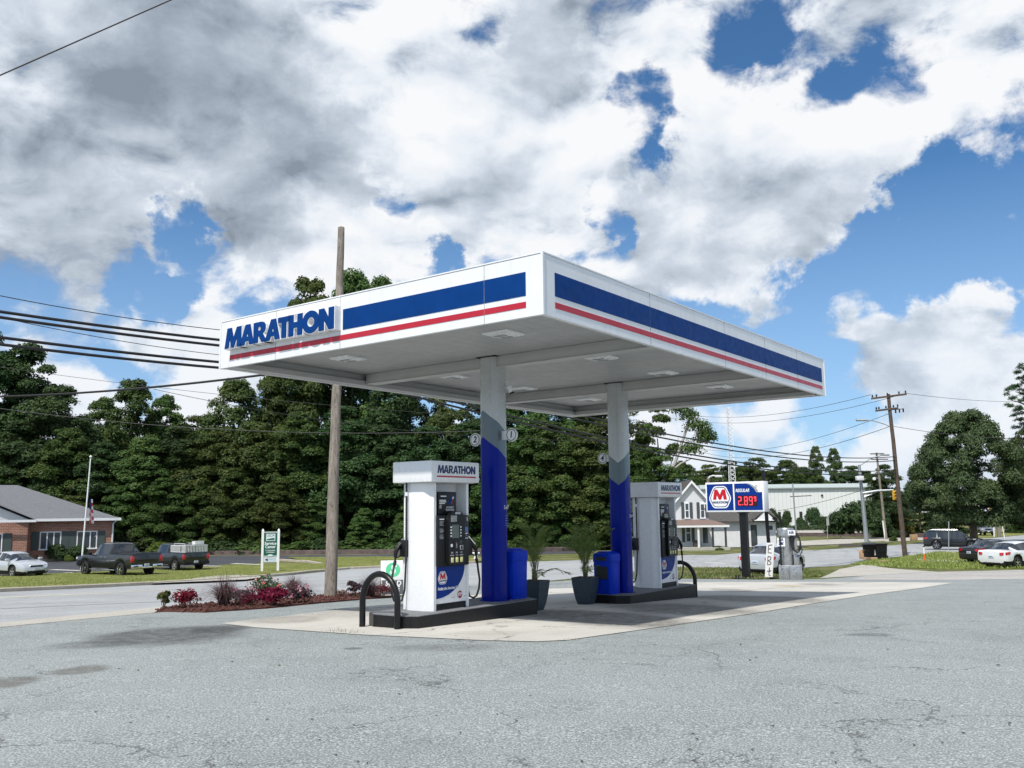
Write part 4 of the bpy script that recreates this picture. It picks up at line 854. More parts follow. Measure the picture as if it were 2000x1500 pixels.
P2 = G(1731, 1053); t2 = thing('utility_pole', 'smaller brown wooden pole with a crossarm behind the traffic signal mast', 'utility pole', P2)
up2 = at(1712, 884, P2.y+1)-P2; mb = MB(); ps, rs = pole_pts((0, 0, -.3), up2, .19, .13); mb.tube(ps, rs, M['pole_wood'], 12); mb.build('shaft', t2)
for z, hl in ((.985, .95), (.92, .9)):
    mb = MB(); c = up2*z; mb.box(c.x-hl, c.x+hl+.5*(z < .95), c.y-.25, c.y-.1, c.z-.07, c.z+.07, M['pole_dark']); mb.build('crossarm', t2)
mb = MB(); c = up2*.70; mb.tube([c, c+Vector((-.7, -.2, .05))], .05, M['galv'], 8); mb.lathe([(.10, 0), (.22, .1), (.22, .35), (.1, .42)], M['white_metal'], 12, Matrix.Translation(c+Vector((-.8, -.2, -.3)))); mb.build('yard_lamp', t2)

def cable(a, b, sag, r, label, group=None, n=28):
    a, b = Vector(a), Vector(b); pts = [a.lerp(b, k/n)-Vector((0, 0, sag*4*(k/n)*(1-k/n))) for k in range(n+1)]
    mb = MB(); mb.tube([p-a for p in pts], r, M['wire'], 6); o = mb.build('overhead_cable', None, a); return tag(o, label, 'cable', group)
far = Vector((-46, -14, 0))
def left_end(p, dz): return Vector((p.x+far.x, p.y+far.y*1.0-24, p.z+dz))
zs = [6.14, 5.98, 5.56, 5.42]; ze = [5.55, 5.25, 4.55, 4.3]; nm = ['uppermost', 'second', 'third', 'lowest']
E0 = [at(-60, v, 17.6) for v in (583, 594, 634, 648)]
for k in range(4):
    p = on_pole(zs[k]); q = on_up(ze[k]); w = ['upper of the two upper', 'lower of the two upper', 'upper of the two lower', 'lower of the two lower'][k]
    e = E0[k]; d = (e-p); cable(e+d*1.6+Vector((0, 0, .9)), p, .0+.55, .034, f'thick cable left of the canopy, {w} lines', 'telephone cables left of the canopy')
    cable(p, q, 1.05, .034, f'cable sagging to the tall dark pole, {w} lines', 'telephone cables right of the wooden pole')
cable(at(-200, 535, 17.5), on_pole(6.5), .25, .010, 'thinnest black wire above the thick cables at the left', 'service wires')
cable(at(-120, 592, 17.5), on_pole(5.78), .25, .008, 'thin black wire running between the two pairs of thick cables at the left', 'service wires')
cable(at(-330, 768, 33), on_pole(5.75), .45, .035, 'black service cable hanging in front of the woods, dipping towards the left edge', 'service wires')
_a, _b = at(-120, 200, 13.5), at(560, -100, 15.5); cable(_a+(_a-_b)*2.2, _b+(_b-_a)*2.2, .0, .012, 'lone black wire across the top left corner of the sky')
cable(at(-100, 783, 66), at(1010, 838, 64), 1.1, .030, 'dark wire crossing the middle of the woods behind the office sign', 'wires in front of the woods')
cable(at(-100, 702, 72), at(960, 815, 74), .5, .018, 'fine wire crossing the sky between the crowns at the left', 'wires in front of the woods')
cable(at(300, 760, 70), at(1240, 860, 78), 1.2, .022, 'fine wire running high across the woods behind the canopy columns', 'wires in front of the woods')
c = on_up(UB.z+up_.z*.985)
cable(at(1290, 800, 120), c+Vector((-1.3, .2, .2)), 1.4, .018, 'upper fine wire from the crossarm towards the canopy corner', 'wires at the tall dark pole')
cable(at(1290, 812, 120), c+Vector((1.2, -.4, .2)), 1.6, .018, 'lower fine wire from the crossarm towards the canopy corner', 'wires at the tall dark pole')
cable(at(1380, 885, 140), on_up(UB.z+up_.z*.80), 1.5, .022, 'wire from the lattice tower up to the street lamp pole', 'wires at the tall dark pole')
cable(at(1350, 872, 140), on_up(UB.z+up_.z*.88), 1.7, .018, 'thin wire above the roof sign rising to the tall dark pole', 'wires at the tall dark pole')
cable(on_up(UB.z+up_.z*.80), at(2100, 855, 62), .4, .02, 'wire from the tall dark pole into the big tree at the right', 'wires at the tall dark pole')
cable(c+Vector((1.2, -.4, .2)), at(2150, 770, 110), .8, .016, 'fine wire leaving the crossarm above the big tree to the right', 'wires at the tall dark pole')
cable(at(1500, 1000, 150), at(1700, 952, 118), .4, .03, 'low wire crossing the pale metal warehouse wall')

# ---------------------------------------------------------------- price sign, card board, air machine
sb = G(1458, 1131); th_ = R(14+27)
sg = thing('price_sign', 'blue and white fuel price sign on one black post with red digits', 'price sign', sb, -th_)
sc_ = sb.y/38.7; zc = [at(1444, v, sb.y).z-sb.z for v in (1000, 941)]; z0, z1 = zc; Wd = 2.72*sc_; xc = -.28
D('sign_white', (.80, .81, .82), .35, var=.02)
mb = MB(); mb.box(xc-Wd/2, xc+Wd/2, -.22, .22, z0, z1, M['sign_white'], bev=.02); mb.box(-.21, .21, -.13, .13, z0-.05, z0-.002, M['black_paint']); mb.build('cabinet', sg)
mb = MB(); mb.box(-.15, .15, -.10, .10, 0, z0-.05, M['black_paint']); mb.box(-.45, .45, -.25, .25, .0, .05, M['black_paint'])
for a in (-.38, -.25, .25, .38): mb.cyl(a, -.18, .05, .16, .025, M['black_paint'], 8)
mb.build('post', sg)
mid = xc-Wd*.005; hh = z1-z0; y = -.222
mb = MB(); mb.box(xc-Wd/2+.07, mid-.03, y-.003, y+.004, z0+.075, z1-.075, M['sign_blue'])
badge(mb, M, onY((xc-Wd/2+mid)/2+.02, y-.004, (z0+z1)/2), 1.10*sc_); pa = mb.build('emblem_panel', sg)
mb = MB(); xa, xb = mid+.04, xc+Wd/2-.07; za, zb_ = z0+.075, z1-.075
mb.box(xa, xb, y-.003, y+.004, za, zb_, M['sign_blue'])
sweep = [(xa+.42*(xb-xa), zb_), (xb, zb_), (xb, zb_-.30*hh), (xa+.80*(xb-xa), zb_-.30*hh), (xa+.70*(xb-xa), zb_-.16*hh), (xa+.57*(xb-xa), zb_-.055*hh)]
shapes(mb, [sweep], M['sign_white'], onY(0, y-.0045, 0), .0008); shapes(mb, [[sweep[0], (xa+.55*(xb-xa), zb_), (xa+.70*(xb-xa), zb_-.08*hh), (xa+.85*(xb-xa), zb_-.22*hh), (xa+.86*(xb-xa), zb_-.30*hh), sweep[3], sweep[4], sweep[5]]], M['sticker_grey'], onY(0, y-.006, 0), .0006)
ro = [(xa+.80*(xb-xa)+.05*math.cos(2*math.pi*k/20), zb_-.11*hh+.05*math.sin(2*math.pi*k/20)) for k in range(20)]; shapes(mb, [ro, inset(ro, .7, (xa+.80*(xb-xa), zb_-.11*hh))[::-1]], M['black_matt'], onY(0, y-.007, 0), .0006)
text(mb, 'REGULAR', .19*sc_, M['white_gloss'], onY(xa+.05, y-.005, zb_-.235*hh), bold=.006, shear=.25, align='LEFT', width=.64*sc_); mb.build('grade_panel', sg)
mb = MB(); dx0, dx1, dz0, dz1 = xa+.10, xb-.22, za+.13*hh, za+.48*hh; mb.box(dx0, dx1, y-.012, y+.002, dz0, dz1, M['led_off']); disp = mb.build('digit_display', sg)
SEG = {'2': 'abged', '8': 'abcdefg', '9': 'abcdfg'}
def digit(ch, x, z, w, h, lw):
    mb = MB(); g = {'a': (x, x+w, z+h-lw, z+h), 'g': (x, x+w, z+h/2-lw/2, z+h/2+lw/2), 'd': (x, x+w, z, z+lw), 'f': (x, x+lw, z+h/2, z+h), 'b': (x+w-lw, x+w, z+h/2, z+h), 'e': (x, x+lw, z, z+h/2), 'c': (x+w-lw, x+w, z, z+h/2)}
    for s_ in SEG[ch]:
        a, b, c_, d_ = g[s_]; k = lw*.45; mb.box(a+(k if s_ in 'agd' else 0), b-(k if s_ in 'agd' else 0), y-.016, y-.012, c_+(k if s_ in 'bcef' else 0), d_-(k if s_ in 'bcef' else 0), M['led'])
    mb.build('digit', disp)
dw = (dx1-dx0); dh = dz1-dz0
digit('2', dx0+dw*.06, dz0+dh*.10, dw*.17, dh*.8, .032); digit('8', dx0+dw*.36, dz0+dh*.10, dw*.17, dh*.8, .032); digit('9', dx0+dw*.60, dz0+dh*.10, dw*.17, dh*.8, .032); digit('9', dx0+dw*.84, dz0+dh*.45, dw*.11, dh*.45, .026)
mb = MB(); mb.box(dx0+dw*.27, dx0+dw*.30, y-.016, y-.012, dz0+dh*.10, dz0+dh*.20, M['led']); mb.build('decimal_point', disp)

eb = G(1507, 1131); et = at(1490, 918, eb.y)
t = thing('card_board', 'white board with hand painted EBt tied to a thin black leaning post', 'sign', eb)
mb = MB(); mb.tube([(0, 0, -.1), et-eb], .075*eb.y/38, M['black_paint'], 10); mb.build('post', t)
m1 = at(1505, 1060, eb.y-.2)-eb; m2 = at(1501.5, 1127, eb.y-.2)-eb; axz = (m1-m2).normalized(); axx = Vector((1, -.35, 0)).normalized(); fr_ = frame(m2, axx, axz); hb = (m1-m2).length; kx = eb.y/38
mb = MB(); mb.box(-.155*kx, .155*kx, 0, hb, 0, .03, M['white_paint'], M=fr_); bd = mb.build('board', t)
mb = MB(); S_ = lambda loop, x_, y_: [(x_+(p[0]-.5)*.19*kx, y_+p[1]*.29*hb) for p in loop]
Eh = [(.85, 1), (.2, .93), (.13, .05), (.85, .12), (.86, .0), (0, -.06), (.06, 1.02), (.84, 1.10)]
def stroke(pts, w, m): mb.tube([fr_ @ Vector((a, b, .036)) for a, b in pts], w, m, 5)
q = lambda pts, oy: [((a-.5)*.19*kx, oy+b*.24*hb) for a, b in pts]
for pts, oy in (([(.9, 1.0), (.15, .95), (.1, .05), (.85, .02)], .70), ([(.12, .5), (.7, .52)], .70), ([(.1, 1.), (.1, 0), (.75, .05), (.85, .28), (.15, .5), (.72, .62), (.72, .95), (.1, 1.)], .36), ([(.55, .98), (.5, .1), (.85, .02)], .04), ([(.1, .55), (.95, .60)], .04)): stroke(q(pts, oy*hb), .016*kx, M['black_matt'])
mb.build('lettering', bd)

ab_ = G(1545, 1133); k = ab_.y/36.7; t = thing('air_machine', 'stainless steel air pump on a square base with coiled black hoses', 'air machine', ab_, -.33); t.scale = (k, k, k)
mb = MB(); mb.box(-.44, .44, -.36, .36, -.1, .60, M['steel'], bev=.02); mb.box(-.045, -.035, -.365, -.36, 0, .59, M['black_matt']); mb.lathe([(.05, 0), (.05, .02), (.02, .03)], M['chrome'], 14, Mx((.22, -.362, .36), rx=math.pi/2)); mb.build('base_box', t)
mb = MB(); mb.lathe([(.27, .60), (.27, 1.72), (.33, 1.73), (.34, 2.0), (.31, 2.06), (.10, 2.07)], M['steel'], 28, Matrix.Translation((-.12, 0, 0))); mb.build('cylinder', t)
mb = MB(); mb.box(.17, .36, -.20, .16, .602, 1.0, M['steel'], bev=.01); mb.box(.12, .30, -.16, .14, 1.0, 1.9, M['aluminium'], bev=.01); mb.build('control_box', t)
mb = MB(); mb.box(-.02, .27, -.352, -.342, 1.78, 1.98, M['white_gloss']); text(mb, 'AIR', .15, M['navy'], onY(.12, -.353, 1.88), bold=.006, width=.22); mb.build('top_sign', t)
mb = MB(); mb.box(-.44, -.14, -.34, -.33, 1.34, 1.68, M['white_gloss']); text(mb, 'AIR', .15, M['navy'], onY(-.29, -.342, 1.60), bold=.006, width=.2); shapes(mb, [[(-.40, 1.40), (-.20, 1.40), (-.23, 1.45), (-.18, 1.50), (-.26, 1.50), (-.29, 1.53), (-.32, 1.50), (-.40, 1.50), (-.36, 1.45)]], M['navy'], onY(0, -.3415, 0), .001); mb.build('front_sign', t)
mb = MB()
for j in range(5):
    o = .035*j; pts = [(.24+(.19-o*.3)*math.sin(a)*(1 if math.sin(a) > 0 else .95)+o*.5, -.26-o*.6+.02*math.sin(3*a), 1.52-o*.8+(.36-o*.4)*math.cos(a)) for a in [2*math.pi*q/22 for q in range(23)]]; mb.tube(pts, .024, M['rubber'], 6)
mb.tube([(.42, -.3, 1.35), (.50, -.3, 1.22), (.42, -.3, 1.0), (.3, -.28, .95)], .022, M['rubber'], 6); mb.build('hose', t)
mb = MB(); mb.tube([(-.33, -.30, 1.75)]+[(-.33+.05*math.cos(q*1.9), -.33+.03*math.sin(q*1.9), 1.70-.011*q) for q in range(110)]+[(-.33, -.40, .42)], .014, M['rubber'], 5); mb.build('coiled_cord', t)
mb = MB(); mb.tube([(-.42, 0, 2.05), (-.36, 0, 2.25), (-.44, 0, 2.35), (-.60, 0, 2.45), (-.52, 0, 2.50), (-.40, 0, 2.42)], .04, M['black_paint'], 8); mb.tube([(-.30, .05, 2.05), (-.24, .05, 2.3), (-.3, .05, 2.4)], .03, M['black_paint'], 8); mb.build('lamp_bracket', t)

# ---------------------------------------------------------------- hydrant, office sign, A-frame, flagpole
hb_ = G(930, 1094); t = thing('fire_hydrant', 'white fire hydrant on a pink slab beyond the sunlit pump', 'hydrant', hb_); t.scale = (1.2,)*3
mb = MB(); mb.box(-.35, .35, -.3, .3, 0, .09, M['terracotta']); mb.lathe([(.17, .09), (.17, .14), (.12, .16), (.12, .58), (.15, .60), (.15, .64), (.10, .74), (.03, .80), (.04, .84)], M['white_gloss'], 16)
for s_ in (-1, 1): mb.tube([(s_*.1, 0, .45), (s_*.23, 0, .45)], .06, M['white_gloss'], 10)
mb.tube([(0, -.1, .42), (0, -.22, .42)], .08, M['white_gloss'], 10); mb.build('hydrant_body', t)
m_ = link('marker_stake', None, None, hb_+Vector((.55, .1, 0))); tag(m_, 'thin grey marker stake next to the white hydrant', 'stake'); mb = MB(); mb.cyl(0, 0, 0, 1.05, .035, M['galv'], 8); mb.build('stake', m_)

u1, u2 = G(512, 1118.5), G(542, 1118); y_ = (u1.y+u2.y)/2; bl, br = at(512, 1118, y_), at(542, 1118, y_); w_ = (br.x-bl.x); ctr = (bl+br)/2; ctr.z = T(y_)+.08; zt_ = at(527, 1034, y_).z-ctr.z; k = w_
t = thing('office_sign', 'tall green and white sign with pointed posts on the lawn across the road', 'sign', ctr, R(12))
for s_ in (-1, 1):
    mb = MB(); pw = .075*k; x_ = s_*w_/2; zz = zt_+.05*k
    mb.loft([[(x_-pw, -pw, -.1), (x_+pw, -pw, -.1), (x_+pw, pw, -.1), (x_-pw, pw, -.1)], [(x_-pw, -pw, zz-.12*k), (x_+pw, -pw, zz-.12*k), (x_+pw, pw, zz-.12*k), (x_-pw, pw, zz-.12*k)], [(x_-.01, -.01, zz), (x_+.01, -.01, zz), (x_+.01, .01, zz), (x_-.01, .01, zz)]], M['white_paint'], False); mb.build('post', t)
pw = w_/2-.075*k; za = zt_*.37; zb_ = zt_*.925; ht_ = zb_-za
mb = MB(); mb.box(-pw, pw, -.04, .04, za, zb_, M['green_sign']); mb.box(-pw, pw, -.05, .05, zb_, zb_+.05*k, M['sign_pale']); mb.box(-pw, pw, -.05, .05, za-.05*k, za, M['sign_pale']); gp_ = mb.build('green_panel', t)
mb = MB(); yy = -.043; lx = .29*k; mb.box(-lx, lx, yy, yy+.004, zb_-.36*ht_, zb_-.05*ht_, M['sign_pale']); text(mb, 'USDA', .24*k, M['navy'], onY(0, yy-.001, zb_-.13*ht_), width=.50*k)
shapes(mb, [[(-lx*.85, zb_-.33*ht_), (lx*.85, zb_-.33*ht_), (lx*.85, zb_-.235*ht_), (lx*.2, zb_-.245*ht_), (-lx*.85, zb_-.285*ht_)]], M['green_sign'], onY(0, yy-.001, 0), .001)
text(mb, 'Service', .26*k, M['white_gloss'], onY(0, yy-.001, zb_-.475*ht_), bold=.006*k, width=.74*k); text(mb, 'Center', .26*k, M['white_gloss'], onY(0, yy-.001, zb_-.62*ht_), bold=.006*k, width=.66*k)
text(mb, 'U.S. Department', .12*k, M['white_gloss'], onY(0, yy-.001, zb_-.77*ht_), width=.62*k, bold=.002); text(mb, 'of Agriculture', .12*k, M['white_gloss'], onY(0, yy-.001, zb_-.85*ht_), width=.5*k, bold=.002)
mb.build('lettering', gp_); mb = MB(); mb.prism([(.17*k*math.cos(2*math.pi*q/24), .075*k*math.sin(2*math.pi*q/24)) for q in range(24)], .06, .07, M['sign_pale'], M=onY(0, 0, za+.02*k)); mb.build('number_oval', t)
mb = MB(); mb.box(-pw, pw, -.04, .04, zt_*.205, zt_*.355, M['sign_pale']); shapes(mb, [[(-pw*.8, zt_*.275), (-pw*.35, zt_*.315), (-pw*.35, zt_*.235)]], M['navy'], onY(0, -.0415, 0), .001); mb.box(-pw*.98, pw*.98, -.043, -.0405, zt_*.338, zt_*.348, M['navy']); mb.box(-pw*.98, pw*.98, -.043, -.0405, zt_*.212, zt_*.222, M['navy']); text(mb, 'SWCD', .19*k, M['sticker_blue'], onY(pw*.30, -.0415, zt_*.278), width=pw*1.1); mb.build('arrow_panel', t)

ap = G(765, 1166); t = thing('a_frame_sign', 'white and grey A-frame board reading SOLD HERE with a green disc behind the hoop', 'sign', ap, R(14)); k = ap.y/25.4
for s_ in (-1, 1):
    Mf = Matrix.Translation((0, s_*.27*k, .06)) @ Matrix.Rotation(-s_*.26, 4, 'X') @ Matrix.Scale(k, 4); mb = MB()
    if s_ < 0: Mf = Matrix.Translation((0, -.27*k, .06)) @ Matrix.Rotation(-.26, 4, 'X') @ Matrix.Scale(k, 4)
    else: Mf = Matrix.Translation((0, .27*k, .06)) @ Matrix.Rotation(.26, 4, 'X') @ Matrix.Scale(k, 4)
    mb.box(-.31, .31, -.015, .015, 0, .96, M['white_paint'], M=Mf, bev=.01); mb.box(-.29, .29, -.019, .019, .03, .42, M['board_grey'], M=Mf); b_ = mb.build('board', t)
    if s_ < 0:
        mb = MB(); f_ = Mf @ onY(0, -.0215, 0); dsk = [(.02+.20*math.cos(2*math.pi*q/30), .70+.20*math.sin(2*math.pi*q/30)) for q in range(30)]; shapes(mb, [dsk], M['mint'], Mf @ onY(0, -.0165, 0), .001)
        text(mb, 'S', .36, M['white_gloss'], Mf @ onY(.03, -.0185, .70), bold=.012, shear=.25); text(mb, 'SOLD', .19, M['white_gloss'], Mf @ onY(.02, -.0215, .32), bold=.008, width=.44, shear=.15); text(mb, 'HERE', .19, M['white_gloss'], Mf @ onY(-.01, -.0215, .17), bold=.008, width=.42, shear=.15); mb.build('lettering', b_)

fp = at(160, 1080, 64); fp.z = T(64); ft = at(177, 895, 64)
t = thing('flagpole', 'white flagpole between the brick office and the pickups', 'flagpole', fp); mb = MB(); mb.tube([(0, 0, 0), ft-fp], [.065, .04], M['white_gloss'], 12); mb.lathe([(.02, -.1), (.09, -.04), (.1, .02), (.05, .09), (.01, .1)], M['white_gloss'], 12, Matrix.Translation(ft-fp+Vector((0, 0, .1)))); mb.build('pole', t)
fl = at(175, 975, 63.8); t = thing('flag', 'striped flag with a blue corner hanging limp at half mast', 'flag', fl); mb = MB(); Hf = 1.55; n_ = 9; wv = .34
for i in range(n_):
    for s_ in range(7):
        xx = lambda q, zz: (.02+wv*(q/n_)*(.6+.4*zz)+.03*math.sin(q*1.4), .10*math.sin(q*1.35+zz*1.5), -Hf*zz*(1+.10*q/n_)-.10*(1-q/n_)*zz)
        za_, zb2 = s_/7, (s_+1)/7; colr = 'flag_blue' if (s_ < 3 and i < 6) else ('flag_red' if (i+s_) % 2 else 'flag_white')
        mb.add([xx(i, za_), xx(i+1, za_), xx(i+1, zb2), xx(i, zb2)], [(0, 1, 2, 3)], M[colr], True)
mb.build('cloth', t)

# ---------------------------------------------------------------- wheelie bins, boxes, stakes, street signs
def wheelie(u, v, label, rz, open_=False):
    b = G(u, v); t = thing('wheelie_bin', label, 'wheelie bin', b, rz, 'black wheelie bins'); mb = MB(); rg = []
    for kx_, ky, z in ((.34, .30, .06), (.36, .33, .3), (.43, .40, 1.0), (.46, .43, 1.02), (.46, .43, 1.07)): rg.append([(px*kx_, py*ky, z) for px, py in rounded([(-1, -1), (1, -1), (1, 1), (-1, 1)], .12, 3)])
    mb.loft(rg, M['black_plastic']); mb.box(-.25, .25, -.405, -.36, .55, .60, M['black_plastic']); mb.build('bin_body', t)
    mb = MB(); mb.box(-.48, .48, -.47, .45, 1.075, 1.13, M['black_plastic'], M=Mx((0, 0, 0), rx=(.10 if open_ else 0)), bev=.02); mb.build('lid', t)
    for s_ in (-1, 1): mb = MB(); mb.tube([(s_*.36, .30, .13), (s_*.43, .30, .13)], .13, M['rubber'], 14); mb.build('wheel', t)
wheelie(1698, 1092, 'black wheelie bin with sagging lid, next to the cardboard boxes', R(-20), True); wheelie(1722, 1092, 'black wheelie bin next to the tall dark pole', R(-24))
def boxthing(u, v, dims, label, rz, flat=False):
    b = G(u, v); t = thing('cardboard_box', label, 'cardboard box', b, rz); mb = MB(); a, c, h_ = dims; mb.box(-a/2, a/2, -c/2, c/2, .0, h_, M['cardboard'], bev=.008); mb.build('carton', t)
    if not flat:
        for s_ in (-1, 1): mb = MB(); mb.box(-a/2, a/2, -.0, c*.45, 0, .012, M['cardboard'], M=Mx((0, s_*c/2, h_), rx=.7 if s_ > 0 else math.pi-.9)); mb.build('flap', t)
boxthing(1687, 1092, (.45, .4, .52), 'open cardboard box standing left of the wheelie bins', .3); boxthing(1700, 1093, (.9, .35, .16), 'flattened brown carton lying in front of the wheelie bins', -.1, True); boxthing(1727, 1097, (.62, .5, .10), 'pale sheet of cardboard lying on the grass right of the bins', .2, True)
t = thing('marker_post', 'orange and white marker post on the corner grass', 'marker post', G(1806, 1096)); mb = MB(); mb.cyl(0, 0, 0, .5, .06, M['orange'], 12); mb.cyl(0, 0, .5, .95, .055, M['white_paint'], 12); mb.cyl(0, 0, .95, 1.02, .06, M['black_plastic'], 12); mb.build('post', t)
def street_sign(u, vb, vt, dw, dh, m, label, r=.03, pm='galv', u2=None):
    b = G(u, vb); tp = at(u2 or u, vt, b.y)-b; k = b.y/1753; t = thing('street_sign', label, 'sign', b); mb = MB(); mb.tube([(0, 0, 0), tp], r*1.0, M[pm], 8); mb.build('post', t)
    if dw: mb = MB(); mb.box(tp.x-dw*k/2, tp.x+dw*k/2, -.05, -.03, tp.z-dh*k, tp.z, M[m]); mb.build('sign_plate', t)
    return t, b, tp, k
street_sign(1616, 1057, 1012, 5, 14, 'sticker_grey', 'narrow grey sign plate seen edge on, nearer the air machine', .045); street_sign(1641, 1051, 1010, 5, 9, 'sticker_grey', 'small grey sign plate on a post in front of the round shrubs', .045)
street_sign(1853, 1075, 1018, 0, 0, 'galv', 'bare grey sign post in front of the black boxy SUV', .045)
t, b, tp, k = street_sign(1942, 1049, 990, 13, 9, 'gold', 'yellow road sign with a square plate on a white post by the far pickup', .10, 'white_paint', 1939)
street_sign(1962, 1051, 1013, 0, 0, 'galv', 'thin white stake to the right of the yellow road sign', .06, 'white_paint', 1955)
b = G(1952, 1049); t = thing('utility_pole', 'slanting grey pole stump right behind the yellow road sign', 'utility pole', b); mb = MB(); mb.tube([(0, 0, 0), at(1944, 990, b.y)-b], .26, M['pole_wood'], 10); mb.build('shaft', t)
b = G(1729, 1053); t = thing('guy_guard', 'slanted white guard strip leaning beside the smaller brown pole', 'guy guard', b); mb = MB(); mb.tube([(0, 0, 0), at(1724, 1017, b.y)-b], .10, M['white_paint'], 8); mb.build('strip', t)
b = G(1785, 1056); t = thing('planter_box', 'square brown box planter on the street corner', 'planter', b); mb = MB(); s_ = 5.5*b.y/1753; mb.box(-s_, s_, -s_, s_, 0, s_*2.2, M['cardboard'], bev=.03); mb.box(-s_*.85, s_*.85, -s_*.85, s_*.85, s_*2.201, s_*2.25, M['soil']); mb.build('box', t)
b = G(1556, 1052); b2 = at(1548, 944, b.y); t = thing('utility_pole', 'thin grey pole with one low crossarm in front of the warehouse', 'utility pole', b); mb = MB(); mb.tube([(0, 0, 0), b2-b], .11, M['galv'], 8); mb.build('shaft', t)
mb = MB(); c1, c2 = at(1543, 970, b.y)-b, at(1585, 968, b.y)-b; mb.tube([c1, c2], .07, M['brown_metal'], 6); mb.build('crossarm', t)
mbs = G(1693, 1059); tp = at(1678, 908, mbs.y)-mbs; t = thing('signal_mast', 'grey traffic signal mast with a long arm, lamp and control cabinet', 'signal mast', mbs); mb = MB(); mb.tube([(0, 0, 0), tp], [.27, .17], M['galv'], 14); mb.build('mast', t)
a0, a1 = at(1683, 964, mbs.y)-mbs, at(1745, 957, mbs.y-1)-mbs; mb = MB(); mb.tube([a0, a0.lerp(a1, .5)+Vector((0, 0, .12)), a1], [.20, .15, .11], M['galv'], 10); mb.tube([a0+Vector((0, 0, -.5)), a0.lerp(a1, .5), a1], .05, M['galv'], 6); mb.build('signal_arm', t)
l0, l1 = tp*.985, at(1722, 889, mbs.y)-mbs; mb = MB(); mb.tube([l0, l0.lerp(l1, .5)+Vector((0, 0, .25)), l1], .07, M['galv'], 8); mb.box(l1.x-.1, l1.x+.9, l1.y-.2, l1.y+.2, l1.z-.08, l1.z+.10, M['galv'], bev=.03); mb.build('lamp_arm', t)
cb = at(1679, 934, mbs.y-.6)-mbs; mb = MB(); mb.box(cb.x-.42, cb.x+.42, cb.y-.3, cb.y+.3, cb.z-.26, cb.z+.26, M['white_metal'], bev=.03); mb.build('control_cabinet', t)
sgp = at(1747, 967, mbs.y-1); t = thing('traffic_light', 'yellow traffic light hanging from the end of the mast arm', 'traffic light', sgp); mb = MB(); mb.box(-.22, .22, -.18, .18, -.60, .55, M['gold'], bev=.03)
for z in (-.4, -.02, .36): mb.tube([(-.0, -.18, z), (0, -.40, z-.03)], .15, M['gold'], 12); 
mb.build('housing', t)
for z in (-.4, -.02, .36): mb = MB(); mb.tube([(0, -.402, z), (0, -.41, z)], .12, M['black_matt'], 12); mb.build('lens', t)
b = at(1432, 1000, 190); b.z = T(190); t = thing('lattice_tower', 'slender white lattice radio tower rising behind the price sign', 'tower', b); zt_ = at(1432, 795, 190).z-b.z; mb = MB()
wd = lambda z: .62+.40*(1-z/zt_)**2; N_ = 30
cor = [[Vector((sx*wd(zt_*i/N_)/1.0*.9, sy*wd(zt_*i/N_)*.9, zt_*i/N_)) for i in range(N_+1)] for sx, sy in ((-1, -.6), (1, -.6), (0, 1))]
for cc in cor: mb.tube(cc, .06, M['white_gloss'], 6)
for i in range(N_):
    for a in range(3): mb.tube([cor[a][i], cor[(a+1) % 3][i+1]], .035, M['white_gloss'], 4); mb.tube([cor[a][i+1], cor[(a+1) % 3][i]], .035, M['white_gloss'], 4)
mb.build('lattice', t)
b = at(1383, 1010, 112); b.z = T(112); t = thing('street_lamp', 'pale street lamp with a curved arm behind the white house', 'street lamp', b); q = lambda u, v: at(u, v, 112)-b; mb = MB(); mb.tube([(0, 0, 0), q(1383, 965), q(1383, 934)], [.3, .22, .2], M['pole_wood'], 10); mb.build('shaft', t); mb = MB(); mb.tube([q(1383, 936), q(1386, 931), q(1393, 929), q(1399, 930)], .1, M['white_metal'], 8); mb.box(q(1399, 930).x-.2, q(1399, 930).x+.7, -.25, .25, q(1399, 930).z-.15, q(1399, 930).z+.12, M['white_metal'], bev=.05); mb.build('lamp_arm', t)

# ---------------------------------------------------------------- buildings
def brick_mat():
    m = bpy.data.materials.new('brick'); m.use_nodes = True; t = NT(m.node_tree); p = t.n['Principled BSDF']; co = t.coord(); sp = t.new('ShaderNodeSeparateXYZ'); t.l.new(co, sp.inputs[0]); cb_ = t.new('ShaderNodeCombineXYZ'); t.l.new(t.math('ADD', sp.outputs[0], sp.outputs[1]), cb_.inputs[0]); t.l.new(sp.outputs[2], cb_.inputs[1])
    b = t.new('ShaderNodeTexBrick'); t.l.new(cb_.outputs[0], b.inputs['Vector']); b.inputs['Color1'].default_value = (.27, .10, .065, 1); b.inputs['Color2'].default_value = (.38, .17, .11, 1); b.inputs['Mortar'].default_value = (.46, .36, .29, 1); b.inputs['Scale'].default_value = 1.; b.inputs['Brick Width'].default_value = .34; b.inputs['Row Height'].default_value = .13; b.inputs['Mortar Size'].default_value = .016
    t.l.new(t.mix(t.mr(t.noise(co, 1.2, 4.), .3, .7, 0., .35), b.outputs[0], (.20, .09, .06)), p.inputs['Base Color']); p.inputs['Roughness'].default_value = .9; return m
